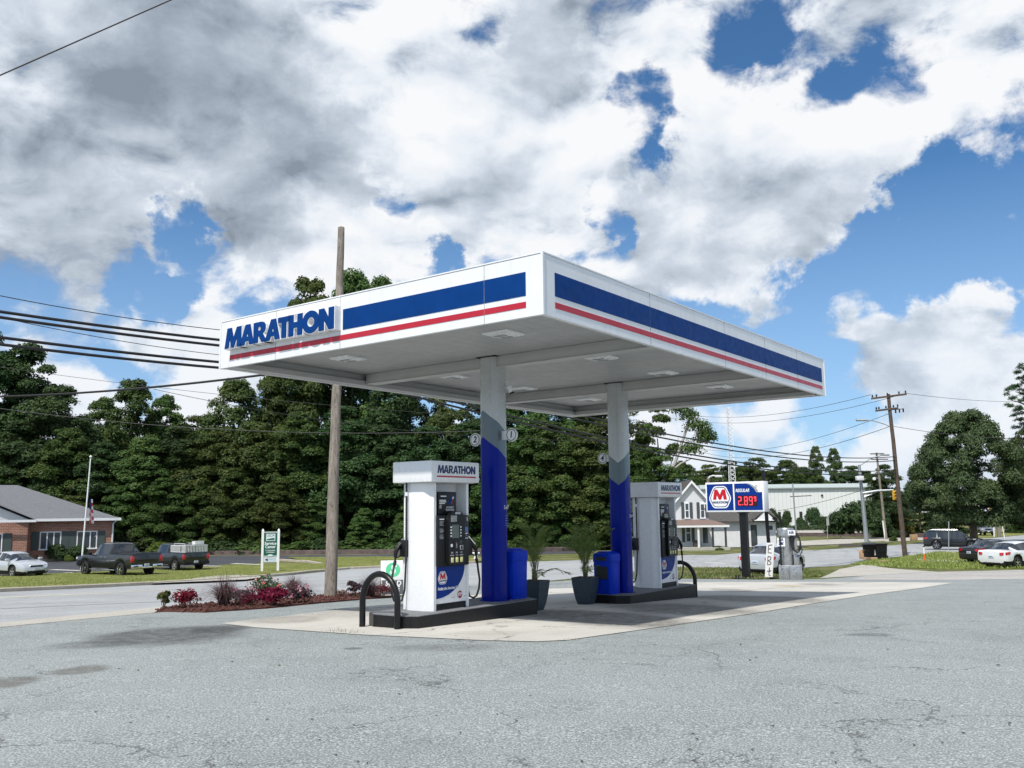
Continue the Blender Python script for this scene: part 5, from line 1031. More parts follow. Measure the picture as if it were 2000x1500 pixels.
def siding_mat(name, col, pitch, vertical=False):
    m = bpy.data.materials.new(name); m.use_nodes = True; t = NT(m.node_tree); p = t.n['Principled BSDF']; co = t.coord(); sp = t.new('ShaderNodeSeparateXYZ'); t.l.new(co, sp.inputs[0]); s_ = t.math('FRACT', t.math('DIVIDE', sp.outputs[0 if vertical else 2], pitch))
    k = t.mix(t.mr(s_, .0, .16, .55, 0.), col, tuple(x*.55 for x in col)); k = t.mix(t.mr(t.noise(co, .8, 4.), .4, .7, 0, .18), k, tuple(x*.75 for x in col)); t.l.new(k, p.inputs['Base Color']); p.inputs['Roughness'].default_value = .6
    b = t.new('ShaderNodeBump'); b.inputs['Strength'].default_value = .6; b.inputs['Distance'].default_value = .03; t.l.new(s_, b.inputs['Height']); t.l.new(b.outputs[0], p.inputs['Normal']); return m
M['brick'] = brick_mat(); M['siding'] = siding_mat('siding', (.76, .77, .78), .16); M['metal_wall'] = siding_mat('metal_wall', (.74, .76, .75), .9, True)
D('stucco', (.72, .73, .73), .85, var=.06, vs=2., bump=.3, bs=8.)
DY = 80.; k = DY/1753; gz = T(DY)+.02
Z_ = lambda v, u=130, d=DY: at(u, v, d).z-gz
o = Vector((at(222, 1010, DY).x, DY, gz)); OA = R(25)
def X_(u, yl=0.):                        # how far along the office front a photo column lies
    q = ray(u, 1010); r_ = q.x/q.y; e, n = Vector((math.cos(OA), math.sin(OA))), Vector((-math.sin(OA), math.cos(OA)))
    bx, by = o.x+n.x*yl, o.y+n.y*yl; return (r_*by-bx)/(e.x-r_*e.y)
t = thing('brick_office', 'low red brick office with grey hipped roof at the left edge', 'building', o, OA)
xr, xl, xw = 0., X_(58), X_(58); ev = Z_(1016)
mb = MB(); mb.box(xl-14, xr, 0, 11, 0, ev, M['brick']); mb.box(xl-14, xw+.02, -2.0, .01, 0, ev-.003, M['brick']); mb.box(xl-14, xr+.05, -.05, 0, 0, .25, M['kerb']); mb.build('wall', t)
mb = MB(); ov = .55; zr = Z_(953); hx = xr-4.2
F_ = [(xl-16, -ov, ev+.12), (xr+ov, -ov, ev+.12), (xr+ov, 11.5, ev+.12), (xl-16, 11.5, ev+.12), (xl-16, 5.5, zr+.35), (X_(30, 5.5), 5.5, zr+.35)]
mb.add(F_, [(0, 1, 5, 4), (1, 2, 5), (2, 3, 4, 5)], M['roof_shingle']); gx = xw-5.6
G_ = [(xw+ov, -2.5, ev+.10), (gx, -2.5, Z_(972)+.9), (gx, 4.2, Z_(972)+.9), (xw+ov, .2, ev+.10), (xl-16, -2.5, ev-.9)]
mb.add(G_[:4], [(0, 3, 2, 1)], M['roof_shingle']); mb.build('roof', t)
mb = MB(); mb.add([(xw+.3, -2.02, ev), (gx, -2.02, Z_(972)+.75), (xl-16, -2.02, Z_(972)+.75), (xl-16, -2.02, ev)], [(0, 1, 2, 3)], M['siding']); mb.build('gable', t)
mb = MB(); mb.box(xl+.3, xr+ov+.05, -ov-.06, -ov+.02, ev-.06, ev+.16, M['white_metal']); mb.box(xr+ov-.02, xr+ov+.06, -ov+.02, 11.5, ev-.06, ev+.16, M['white_metal']); mb.box(xl-16, xw+ov+.1, -2.62, -2.50, ev-.10, ev+.10, M['white_metal']); mb.box(xl+.3, xr+ov-.02, -ov+.02, -.02, ev-.06, ev-.02, M['white_metal']); mb.build('gutter', t)
mb = MB(); mb.tube([(xr+.3, -.45, ev), (xr-.02, -.08, ev-.35), (xr-.02, -.08, 0)], .07, M['white_metal'], 8); mb.build('downspout', t)
def sash(parent, x0, x1, z0, z1, y, cols, m_frame='white_gloss', dy=.06, rows=1):
    mb = MB(); fw = .09
    mb.box(x0, x1, y-dy, y+.01, z1-fw, z1, M[m_frame]); mb.box(x0-.05, x1+.05, y-dy-.06, y+.01, z0-.06, z0+fw*.6, M[m_frame])
    for c_ in range(cols+1): xx = x0+(x1-x0-fw)*c_/cols; mb.box(xx, xx+fw, y-dy+.002, y+.01, z0+fw*.6, z1-fw, M[m_frame])
    for r_ in range(1, rows): zz = z0+(z1-z0)*r_/rows; mb.box(x0+fw, x1-fw, y-dy+.01, y+.008, zz-.04, zz+.04, M[m_frame])
    w = mb.build('window', parent); mb = MB(); mb.box(x0+.02, x1-.02, y-.02, y+.005, z0+.05, z1-.05, M['pane']); mb.build('pane', w)
    return w
for ua, ub, sa, sb_ in ((80, 122, 71, 132), (152, 192, 143, 200)):
    x0, x1 = X_(ua), X_(ub); w = sash(t, x0, x1, Z_(1071), Z_(1037), -.02, 3)
    mb = MB(); mb.box(x0+.05, x1-.05, -.016, -.008, Z_(1046), Z_(1038), M['sign_pale']); 
    for a in (x0-.62, x1+.06): mb = MB(); mb.box(a, a+.55, -.08, -.005, Z_(1071), Z_(1037), M['shutter']); mb.build('shutter', t)
x0, x1 = X_(-30, -2.), X_(8, -2.); sash(t, x0, x1, Z_(1078), Z_(1038), -2.02, 2); mb = MB(); mb.box(x1+.06, x1+.65, -2.08, -2.005, Z_(1078), Z_(1038), M['shutter']); mb.build('shutter', t)

DH = 90.; o = at(1352, 1010, DH); o.z = T(DH)+.02; hx_ = lambda u, d=0: at(u, 1010, DH+d).x-o.x; hz = lambda v, d=0: at(1352, v, DH+d).z-o.z
t = thing('white_house', 'two storey white clapboard house with brown porch roof', 'house', o)
hw_ = hx_(1384); ev = hz(975); pk = hz(938); mb = MB()
mb.box(-hw_, hw_, 0, 8, 0, ev, M['siding']); mb.add([(-hw_, 0, ev), (hw_, 0, ev), (0, 0, pk-.12)], [(0, 1, 2)], M['siding']); mb.add([(-hw_, 8, ev), (0, 8, pk-.12), (hw_, 8, ev)], [(0, 1, 2)], M['siding']); mb.build('wall', t)
mb = MB()
for s_ in (-1, 1):
    sl = (pk-ev)/hw_; mb.loft([[(0, y_, pk+.02), (0, y_, pk-.14), (s_*(hw_+.42), y_, ev-.42*sl-.14), (s_*(hw_+.42), y_, ev-.42*sl+.02)] for y_ in (-.38, 8.4)], M['roof_grey'], False)
rf = mb.build('roof', t); mb = MB()
for s_ in (-1, 1): mb.loft([[(0, y_, pk-.02), (0, y_, pk-.30), (s_*(hw_+.44), y_, ev-.44*sl-.30), (s_*(hw_+.44), y_, ev-.44*sl-.02)] for y_ in (-.43, -.385)], M['white_gloss'], False)
mb.box(hw_*.45, hw_+.45, -.43, -.385, ev-.52, ev-.34, M['white_gloss']); mb.build('barge_board', rf)
for ua, ub in ((1339.5, 1345), (1369.5, 1375.5)):
    x0, x1 = hx_(ua), hx_(ub); sash(t, x0-.10, x1+.10, hz(1012), hz(982), -.005, 1, rows=2)
    for a in (x0-.42, x1+.13): mb = MB(); mb.box(a, a+.28, -.07, -.003, hz(1012), hz(981), M['shutter_dark']); mb.build('shutter', t)
mb = MB(); px0, px1 = -hw_-3.2, hx_(1424, -2.4); pd = -2.4; zt_, zb_ = hz(1015), hz(1026, -2.4)
mb.add([(px0, -.01, zt_), (hw_+.1, -.01, zt_), (px1, pd, zb_), (px0, pd, zb_), (px1, 1., zb_), (hw_+.1, 1., zt_)], [(0, 3, 2, 1), (1, 2, 4, 5)], M['roof_brown']); prf = mb.build('porch_roof', t)
mb = MB(); mb.box(px0, px1, pd-.02, pd+.08, zb_-.20, zb_-.012, M['white_paint']); mb.box(px1-.08, px1+.0, pd+.08, 1., zb_-.20, zb_-.012, M['white_paint']); mb.box(px0, px1-.1, pd+.1, -.02, zb_-.10, zb_-.05, M['white_paint']); mb.build('fascia_board', prf)
for u_ in (1363, 1391, 1416):
    mb = MB(); x_ = hx_(u_, pd+.15); mb.box(x_-.09, x_+.09, pd+.12, pd+.26, .30, zb_-.2, M['white_paint' if u_ < 1370 else 'brown_metal']); mb.build('porch_post', t)
mb = MB(); mb.box(px0, px1, pd, -.002, -.3, .30, M['concrete']); mb.build('porch_floor', t)
x0 = hx_(1343); sash(t, x0-.28, x0+.28, .75, 2.5, -.005, 1, 'sign_pale', rows=2)
for a in (x0-.62, x0+.34): mb = MB(); mb.box(a, a+.28, -.06, -.003, .72, 2.52, M['shutter_dark']); mb.build('shutter', t)
x0 = hx_(1376); mb = MB(); mb.box(x0-.40, x0+.40, -.05, -.003, .32, 2.45, M['door_white']); dr = mb.build('door', t); mb = MB(); mb.box(x0-.24, x0+.24, -.058, -.051, .6, 2.25, M['pane']); mb.build('door_glass', dr)
mb = MB(); mb.box(hx_(1347), hx_(1357), pd+.9, pd+1.3, .30, .95, M['brown_metal']); mb.build('bench', t)

DL = 96.; o = at(1450, 1010, DL); o.z = T(DL)+.02; lx_ = lambda u, d=0: at(u, 1010, DL+d).x-o.x; lz = lambda v, d=0: at(1450, v, DL+d).z-o.z
t = thing('low_white_building', 'single storey white stucco building with dark grey roof and small front gable', 'building', o)
xa, xb = lx_(1380), lx_(1514); ev = lz(1017); pk = lz(988, 4); mb = MB(); mb.box(xa-2, xb, 0, 8, 0, ev, M['stucco']); mb.build('wall', t)
mb = MB(); mb.loft([[(x_, -.55, ev-.02), (x_, 4, pk), (x_, 8.5, ev-.02), (x_, 8.5, ev-.16), (x_, 4, pk-.16), (x_, -.55, ev-.16)] for x_ in (xa-2.4, xb+.25)], M['roof_grey'], False)
g0, g1, gp2 = lx_(1472), lx_(1508), lx_(1490); mb.loft([[(g0-.3, -1.0, lz(1014)), (gp2, -1.0, lz(994)), (g1+.3, -1.0, lz(1014)), (g1+.3, -1.0, lz(1014)-.14), (gp2, -1.0, lz(994)-.14), (g0-.3, -1.0, lz(1014)-.14)], [(g0-.3, 3.2, lz(1014)), (gp2, 3.2, lz(994)), (g1+.3, 3.2, lz(1014)), (g1+.3, 3.2, lz(1014)-.14), (gp2, 3.2, lz(994)-.14), (g0-.3, 3.2, lz(1014)-.14)]], M['roof_grey'], False); mb.build('roof', t)
mb = MB(); mb.add([(g0, -.9, ev+.1), (g1, -.9, ev+.1), (gp2, -.9, lz(994)-.18)], [(0, 1, 2)], M['white_gloss']); mb.box(g0-.2, g1+.2, -.95, -.02, ev-.02, ev+.1, M['white_gloss']); mb.build('gable', t)
for u_, w2, z_a, z_b in ((1471, .32, .1, 2.3), (1503.5, .34, 1.55, 2.35)): mb = MB(); x_ = lx_(u_); mb.box(x_-w2, x_+w2, -.04, -.003, z_a, z_b, M['brown_metal' if z_a < 1 else 'white_paint']); w = mb.build('door' if z_a < 1 else 'window', t); mb = MB(); mb.box(x_-w2*.7, x_+w2*.7, -.05, -.041, z_a+.2, z_b-.15, M['pane']); mb.build('pane', w)

DW = 205.; o = at(1600, 1010, DW); o.z = T(DW); wx = lambda u: at(u, 1000, DW).x-o.x; wz = lambda v: at(1600, v, DW).z-o.z
t = thing('warehouse', 'long pale metal warehouse behind clipped shrubs', 'warehouse', o); mb = MB(); mb.box(wx(1370), wx(1704), 0, 40, -.5, wz(952), M['metal_wall']); mb.build('wall', t)
mb = MB(); mb.box(wx(1368), wx(1706), -.5, 40.5, wz(952), wz(945), M['sign_pale']); mb.box(wx(1368), wx(1706), -.52, -.1, wz(954), wz(952)-.002, M['galv']); mb.build('roof_edge', t)
for u_ in (1522, 1564): mb = MB(); mb.box(wx(u_)-.32, wx(u_)+.32, -.06, -.003, wz(1017), wz(999), M['black_matt']); mb.build('window', t)
mb = MB(); mb.box(wx(1607)-.2, wx(1607)+.2, -.3, -.003, wz(969), wz(966), M['black_plastic']); mb.build('wall_lamp', t)
# ---------------------------------------------------------------- foliage
def leaf_mat(name, a, b, c=None, trans=.25, rough=.55):
    m = bpy.data.materials.new(name); m.use_nodes = True; t = NT(m.node_tree); p = t.n['Principled BSDF']; out = t.n['Material Output']
    g = t.new('ShaderNodeNewGeometry'); oi = t.new('ShaderNodeObjectInfo'); rnd = g.outputs['Random Per Island']
    k = t.mix(rnd, a, b); k = t.mix(t.mr(t.noise(t.coord(), .32, 3.), .5, .68, 0., .75), k, c or b)
    hs = t.new('ShaderNodeHueSaturation'); t.l.new(k, hs.inputs['Color']); t.l.new(t.mr(oi.outputs['Random'], 0, 1, .475, .515), hs.inputs['Hue']); t.l.new(t.mr(oi.outputs['Random'], 0, 1, .78, 1.2), hs.inputs['Value'])
    t.l.new(hs.outputs[0], p.inputs['Base Color']); p.inputs['Roughness'].default_value = rough; p.inputs['Specular IOR Level'].default_value = .18
    tr = t.new('ShaderNodeBsdfTranslucent'); t.l.new(hs.outputs[0], tr.inputs[0]); mx = t.new('ShaderNodeMixShader'); mx.inputs[0].default_value = trans
    t.l.new(p.outputs[0], mx.inputs[1]); t.l.new(tr.outputs[0], mx.inputs[2]); t.l.new(mx.outputs[0], out.inputs[0]); return m
M['leaf_dark'] = leaf_mat('leaf_dark', (.030, .060, .022), (.063, .115, .040), (.082, .135, .042)); M['leaf_mid'] = leaf_mat('leaf_mid', (.042, .080, .022), (.088, .150, .040), (.112, .168, .045))
M['leaf_olive'] = leaf_mat('leaf_olive', (.045, .08, .022), (.10, .15, .040), (.125, .16, .045)); M['leaf_oak'] = leaf_mat('leaf_oak', (.045, .074, .034), (.095, .132, .054), (.11, .14, .052)); M['leaf_pine'] = leaf_mat('leaf_pine', (.020, .045, .022), (.045, .085, .032)); M['leaf_gold'] = leaf_mat('leaf_gold', (.20, .19, .03), (.30, .27, .05)); M['leaf_shrub'] = leaf_mat('leaf_shrub', (.026, .05, .02), (.06, .10, .035)); M['leaf_fern'] = leaf_mat('leaf_fern', (.07, .12, .02), (.16, .22, .05))
M['leaf_green'] = leaf_mat('leaf_green', (.06, .10, .03), (.16, .21, .07)); M['crimson'] = leaf_mat('crimson', (.11, .008, .018), (.24, .014, .042), (.18, .011, .028), .35); M['dark_leaf'] = leaf_mat('dark_leaf', (.035, .03, .03), (.09, .05, .055)); M['pink'] = leaf_mat('pink', (.45, .13, .19), (.65, .30, .35)); M['rose'] = leaf_mat('rose', (.50, .05, .10), (.70, .22, .26)); M['purple_grass'] = leaf_mat('purple_grass', (.07, .04, .045), (.20, .12, .125), (.18, .14, .09)); M['tan_plume'] = leaf_mat('tan_plume', (.28, .20, .15), (.40, .30, .22))
D('bark', (.07, .055, .045), .95, col2=(.15, .125, .10), vs=5., bump=.6, bs=14.); D('bark_pale', (.30, .28, .25), .9, col2=(.42, .40, .36), vs=4.)

def leaf_cloud(name, cen, rad, n, size, m, seed, up=.42, squash=.85, asp=.55, shell=(.62, 1.06), parent=None):
    r_ = np.random.default_rng(seed); cen = np.asarray(cen, float); rad = np.asarray(rad, float); pr = rad**2/np.sum(rad**2); L = r_.choice(len(rad), n, p=pr)
    d = r_.normal(size=(n, 3)); d /= np.linalg.norm(d, axis=1)[:, None]; d[:, 2] = np.where(d[:, 2] < -.35, -d[:, 2]*.6, d[:, 2])
    rr = rad[L]*(shell[0]+(shell[1]-shell[0])*r_.random(n)**.6); lump = 1+.16*np.sin(d[:, 0]*5+L)*np.cos(d[:, 1]*6+2*L); pos = cen[L]+d*(rr*lump)[:, None]*np.array([1, 1, squash])
    nn = d*1.0+r_.normal(size=(n, 3))*.50+np.array([0, -.12, up]); nn /= np.linalg.norm(nn, axis=1)[:, None]
    tv = np.cross(nn, r_.normal(size=(n, 3))); tv /= np.linalg.norm(tv, axis=1)[:, None]; bv = np.cross(nn, tv); s = size*(.55+.9*r_.random(n))
    a = tv*s[:, None]; b = bv*(s*asp)[:, None]; fold = nn*(s*.18)[:, None]
    V = np.stack([pos-a, pos+b+fold-a*.1, pos+a, pos-b+fold-a*.1], 1).reshape(-1, 3)
    me = bpy.data.meshes.new(name); me.vertices.add(4*n); me.vertices.foreach_set('co', V.astype(np.float32).ravel()); me.loops.add(4*n); me.loops.foreach_set('vertex_index', np.arange(4*n, dtype=np.int32)); me.polygons.add(n); me.polygons.foreach_set('loop_start', np.arange(0, 4*n, 4, dtype=np.int32)); me.update(calc_edges=True); me.materials.append(m); return me
def tree_proto(m, seed, Ht, Rc, base, nl, n, size, trunk=.32, top=1.0, bark='bark', lobes=(.24, .40), limbs=7):
    r_ = np.random.default_rng(seed); cen, rad = [], []
    for i in range(nl):
        t_ = min(.97, max(.02, (i+.5)/nl+r_.normal()*.03)); az = r_.random()*6.283; prof = Rc*(math.sin(math.pi*min(1, .16+.80*t_)**.85)**.75)*(1 if t_ < .8 else 1.0); rl = Rc*(lobes[0]+(lobes[1]-lobes[0])*r_.random())*(1.05-.45*t_**2)
        q = max(0, prof-rl*.7)*(.74+.26*r_.random() if i % 5 else .5*r_.random()); cen.append((q*math.cos(az), q*math.sin(az), Ht*(base+(1-base)*t_*1.0)-rl*.55)); rad.append(rl)
    me = leaf_cloud('crown', cen, rad, n, size, m, seed+1)
    root = link('tree', None); cr = link('crown', me, root); mb = MB(); ps = [Vector((math.sin(i*.8+seed)*.12*(i/6), math.cos(i*.9+seed)*.10*(i/6), Ht*.78*i/8-.4)) for i in range(9)]; mb.tube(ps, [trunk*(1.35 if i == 0 else 1-.095*i) for i in range(9)], M[bark], 10)
    idx = np.argsort([c[2] for c in cen])[:limbs*3:3]
    for i in idx:
        c = Vector(cen[i]); st_ = Vector(ps[2+int(i) % 3]); st_.z = max(.8, min(st_.z, c.z-.3)); md = st_.lerp(c, .5)+Vector((0, 0, .25)); mb.tube([st_, md, c, c+(c-md)*.5], [trunk*.45, trunk*.32, trunk*.16, trunk*.06], M[bark], 6)
    mb.build('trunk', root); return root
used = set()
def plant_tree(proto, x, y, h, label, group=None, rz=None, wide=1., name='tree', H0=18., cat='tree', dz=0.):
    o = proto if proto.name not in used else copy_tree(proto)
    if o is proto: used.add(proto.name)
    k = h/H0; o.location = (x, y, T(y)+dz); o.scale = (k*wide, k*wide, k); o.rotation_euler = (0, 0, rng.random()*6.28 if rz is None else rz); tag(o, label, cat, group); return o
PA = tree_proto(M['leaf_dark'], 11, 18, 5.2, .04, 120, 62000, .135, lobes=(.17, .30)); PB = tree_proto(M['leaf_mid'], 23, 18, 5.0, .03, 130, 62000, .13, lobes=(.17, .30)); PC = tree_proto(M['leaf_dark'], 37, 18, 4.2, .02, 120, 60000, .128, lobes=(.17, .30)); PD = tree_proto(M['leaf_olive'], 41, 18, 5.4, .04, 130, 62000, .135, lobes=(.16, .27)); PE = tree_proto(M['leaf_mid'], 57, 18, 4.6, .02, 130, 62000, .125, lobes=(.17, .30)); PF = tree_proto(M['leaf_olive'], 63, 18, 4.8, .22, 34, 17000, .17, lobes=(.18, .30), limbs=9)
def tp(u, vt, y):                                  # a tree standing y metres off whose top shows at photo point (u, vt)
    a = at(u, vt, y); return a.x, a.z-T(y)
back = [(PA, -30, 640, 106, 1.1, 'tall dark crown filling the top left corner of the woods'), (PC, 62, 664, 108, 1.15, 'tall dark conical crown rising over the office roof ridge'), (PA, 118, 748, 99, .9, 'dark crown just left of the sky gap beside the rounded tree'), (PE, 205, 770, 114, .9, 'lesser crown left of the rounded tree, at the sky gap'), (PB, 262, 735, 106, .85, 'rounded mid green crown standing alone between two gaps of sky'), (PE, 325, 765, 110, .8, 'slim crown to the right of the rounded mid green tree'), (PD, 382, 808, 116, .85, 'low brownish crown in the dip left of the canopy'),
        (PB, 462, 735, 104, 1.0, 'broad yellow green crown under the left tip of the canopy'), (PE, 555, 690, 112, .9, 'tall crown just under the brand lettering, left of the wooden pole'), (PD, 606, 535, 116, .82, 'tallest olive crown peeping above the canopy, left of the wooden pole'), (PB, 690, 520, 118, .80, 'tall crown peeping above the canopy right behind the wooden pole'), (PB, 745, 532, 121, .62, 'narrow tall crown peeping above the canopy, right of the wooden pole'), (PA, 800, 660, 112, .95, 'dark crown behind the canopy edge left of the near column'),
        (PF, 868, 745, 104, .9, 'thin crown with bright gaps of sky left of the near column'), (PA, 950, 700, 116, 1.0, 'dark crown right behind the near column'), (PB, 1040, 700, 112, 1.05, 'mid green crown between the two columns, back row'), (PE, 1115, 710, 116, 1.0, 'slim crown under the far canopy corner'), (PD, 1190, 720, 112, .95, 'olive crown behind the far column'), (PF, 1282, 790, 100, .78, 'thin vine hung crown against the sky right of the far column')]
front = [(PC, 40, 815, 97, 1.15, 'low dark tree right behind the brick office roof'), (PE, 135, 830, 96, 1.0, 'bushy tree whose crown shows right above the roof slope of the office'), (PC, 205, 860, 95, 1.0, 'dark tree behind the flagpole'), (PB, 285, 850, 96, 1.05, 'bright bushy tree behind the charcoal pickup'), (PA, 355, 830, 98, 1.0, 'dark tree above the crate carrying pickup'), (PD, 425, 840, 97, 1.0, 'olive brown tree left of the office sign'), (PB, 500, 820, 97, 1.0, 'spreading light green tree above the office sign'), (PE, 585, 800, 98, 1.0, 'leafy tree just left of the wooden pole, front row'), (PA, 672, 790, 99, 1.05, 'dark tree just right of the wooden pole, front row'), (PC, 750, 800, 99, 1.05, 'dark tree behind the sunlit pump hood'), (PA, 835, 830, 98, 1.0, 'dark tree between the sunlit pump and the near column'), (PC, 915, 820, 99, 1.0, 'dark tree seen over the near column'), (PB, 1000, 830, 95, .95, 'light green tree right of the near column, front row'), (PE, 1065, 815, 94, 1.0, 'bright leafy tree above the pot behind the near island'), (PD, 1140, 830, 95, 1.0, 'olive tree above the pot beside the bin'), (PB, 1210, 850, 95, .9, 'leafy tree behind the far column, front row'), (PD, 1275, 870, 98, .9, 'olive tree behind the shaded pump hood')]
low = [(PE, 10, 905, 94, 'left of the office roof'), (PB, 88, 935, 94, 'over the office roof slope'), (PD, 165, 925, 93.5, 'behind the top of the flagpole'), (PE, 240, 940, 93, 'right of the office eave'), (PB, 322, 925, 93, 'between the two pickups'), (PE, 398, 935, 93.5, 'right of the crate pickup'), (PB, 462, 905, 94, 'halfway between pickup and office sign'), (PD, 548, 930, 93, 'over the right post of the office sign'), (PE, 622, 960, 94, 'left of the wooden pole'), (PB, 712, 985, 94, 'right of the wooden pole'), (PD, 808, 960, 94, 'behind the sunlit pump'), (PE, 1012, 900, 93, 'right of the number 1 disc'), (PB, 1092, 930, 92.8, 'midway between the pots'), (PE, 1160, 915, 93, 'left of the far column'), (PD, 1248, 940, 92.5, 'behind the shaded pump')]
for pr, u, v, y, l in low: x, h = tp(u, v, y); plant_tree(pr, x, y, h, 'low tree at the front of the woods, '+l, 'low trees along the woods', wide=1.3+.3*rng.random(), dz=-.3)
for pr, u, v, y, w, lab in back+front: x, h = tp(u, v, y); plant_tree(pr, x, y, h, lab, 'trees of the woods across the road', wide=w*(1.34 if y < 100 else 1.16)*(15/ max(h, 11))**.35)
for i, (u, v) in enumerate(((-60, 830), (20, 850), (110, 880), (190, 885), (270, 870), (350, 860), (430, 850), (510, 850), (600, 850), (690, 850), (780, 870), (870, 885), (960, 880), (1050, 870), (1140, 880), (1230, 890))):
    x, h = tp(u, v, 128+(i % 3)*3); plant_tree(PC if i % 2 else PA, x, 128+(i % 3)*3, h, 'dark tree deep in the woods filling the gaps between nearer trunks', 'deep trees of the woods', wide=1.9)
bush = link('shrub', leaf_cloud('shrub', [(math.cos(a)*.45*(1-.4*(i % 3)/2), math.sin(a)*.45*(1-.4*(i % 3)/2), .38+.22*(i % 3)) for i, a in enumerate([k*2.4 for k in range(11)])], [.42+.1*(i % 3 == 0) for i in range(11)], 5200, .062, M['leaf_shrub'], 5, squash=.9)); bush_used = [False]
wild = link('shrub', leaf_cloud('shrub', [(math.cos(a)*.6*(1-.3*(i % 3)/2), math.sin(a)*.6*(1-.3*(i % 3)/2), .3+.3*(i % 3)) for i, a in enumerate([k*2.4 for k in range(14)])], [.30+.18*(i % 3 == 0) for i in range(14)], 4200, .085, M['leaf_mid'], 6, squash=1.)); protos = {'bush': bush, 'wild': wild, 'gold': link('shrub', bpy.data.meshes.new('x'))}
bpy.data.objects.remove(protos.pop('gold'))
b3 = bush.copy(); b3.data = bush.data.copy(); b3.data.materials[0] = M['leaf_gold']; COL.objects.link(b3); protos['gold'] = b3
b4 = bush.copy(); b4.data = bush.data.copy(); b4.data.materials[0] = M['leaf_fern']; COL.objects.link(b4); protos['fern'] = b4
def shrub(kind, u, vb, vt, wpx, y, label, group=None, deep=1.):
    pr = protos[kind]; o = pr.copy() if pr.get('label') else pr
    if o is not pr: COL.objects.link(o)
    x = at(u, vb, y).x; z0 = T(y)-.05; h = at(u, vt, y).z-z0; w = wpx*y/F_PX; o.location = (x, y, z0); o.scale = (w/1.75, w*deep/1.75, h/1.22); o.rotation_euler = (0, 0, rng.random()*6.28 if deep == 1. else 0); tag(o, label, 'shrub', group); return o
us = [(-10, 1035), (60, 1040), (190, 1038), (240, 1028), (300, 1040), (372, 1046), (440, 1050), (505, 1046), (570, 1052), (640, 1045), (705, 1050), (770, 1048), (840, 1052), (905, 1046), (985, 1050), (1060, 1056), (1120, 1050), (1180, 1054)]
ul = ['far left of the office', 'hidden behind the office roof', 'by the office corner', 'right of the office downspout', 'over the charcoal pickup', 'over the crate pickup', 'left of the office sign', 'touching the office sign', 'right of the office sign', 'at the wooden pole', 'right of the wooden pole', 'left of the sunlit pump', 'behind the sunlit pump', 'behind the near column', 'right of the near column', 'left of the far pot', 'over the bin with openings', 'behind the far column']
for (u, v), l in zip(us, ul): y = 91.6+rng.random()*1.2; shrub('wild' if u % 20 else 'bush', u, 1085, v+4, 92, y, 'dark undergrowth bush at the foot of the woods, '+l, 'undergrowth bushes along the woods')
for a in ((70, 1091, 1066, 36, 'low clipped shrub left of the left office window'), (112, 1092, 1062, 50, 'clipped shrub under the left office window'), (150, 1092, 1064, 44, 'clipped shrub right by the flagpole foot'), (40, 1092, 1069, 34, 'small clipped shrub under the gable of the office')): shrub('bush', a[0], a[1], a[2], a[3], 78.3, a[4], 'foundation shrubs at the office')
shrub('fern', 134, 1092, 1083, 18, 77.2, 'bright yellow green tuft in front of the office shrubs'); shrub('fern', 318, 1085, 1058, 60, 88., 'bright green rounded bush between the two pickups')

# ---------------------------------------------------------------- right hand side
OK_ = tree_proto(M['leaf_oak'], 71, 18, 9.2, .20, 190, 110000, .155, trunk=.60, lobes=(.13, .21), limbs=12)
y = 97; x, h = tp(1888, 806, y); plant_tree(OK_, x-.3, y, h*1.03, 'large round dark green tree with a thick trunk behind the black SUV', wide=.90)
x, h = tp(2020, 830, 104); plant_tree(OK_, x, 104, h, 'broad dark tree behind the large round tree at the right edge', wide=.85, rz=2.)
x, h = tp(1728, 905, 132); plant_tree(PA, x, 132, h, 'dark tree right of the warehouse behind the smaller brown pole', wide=1.15); x, h = tp(1790, 930, 137); plant_tree(PC, x, 137, h, 'dark tree on the lawn left of the large round tree', wide=1.5); x, h = tp(1845, 935, 150); plant_tree(PA, x, 150, h, 'shaded tree deep behind the large round tree', wide=1.6); x, h = tp(1990, 930, 150); plant_tree(PB, x, 150, h, 'green tree beyond the far pickup', wide=1.5)
for pr, u, v, y, w, lab in ((PB, 1340, 905, 250, 1.3, 'olive crown over the white house roof'), (PD, 1385, 905, 262, 1.4, 'pale olive crown between the house and the lattice tower'), (PA, 1425, 898, 270, 1.3, 'dark crown right behind the lattice tower'), (PD, 1475, 892, 262, 1.5, 'broad pale olive crown above the price sign'), (PB, 1535, 896, 265, 1.4, 'mid green crown above the warehouse roof, left of the twin tops'), (PE, 1592, 868, 268, .62, 'left one of the twin slim tops above the warehouse'), (PE, 1627, 872, 266, .66, 'right one of the twin slim tops above the warehouse'), (PA, 1662, 908, 262, 1.4, 'dark crown above the warehouse near the signal mast'), (PB, 1705, 925, 255, 1.3, 'green crown at the right end of the warehouse'), (PA, 1580, 915, 280, 1.6, 'dark crown low behind the twin slim tops'), (PD, 1355, 918, 290, 2.2, 'low far crown between the street lamp and the house gable'), (PB, 1455, 908, 295, 2.2, 'low far crown filling in behind the lattice tower foot'), (PD, 1560, 910, 298, 2.2, 'low far olive crown between the twin slim tops and the sign'), (PB, 1685, 918, 292, 2.0, 'low far crown behind the signal mast lamp'), (PB, 1300, 930, 255, 1.6, 'far green crown behind the shaded pump'), (PD, 1500, 918, 285, 1.8, 'far olive crown showing low over the warehouse roof')):
    x, h = tp(u, v, y); plant_tree(pr, x, y, h, lab, 'trees behind the warehouse', wide=w)
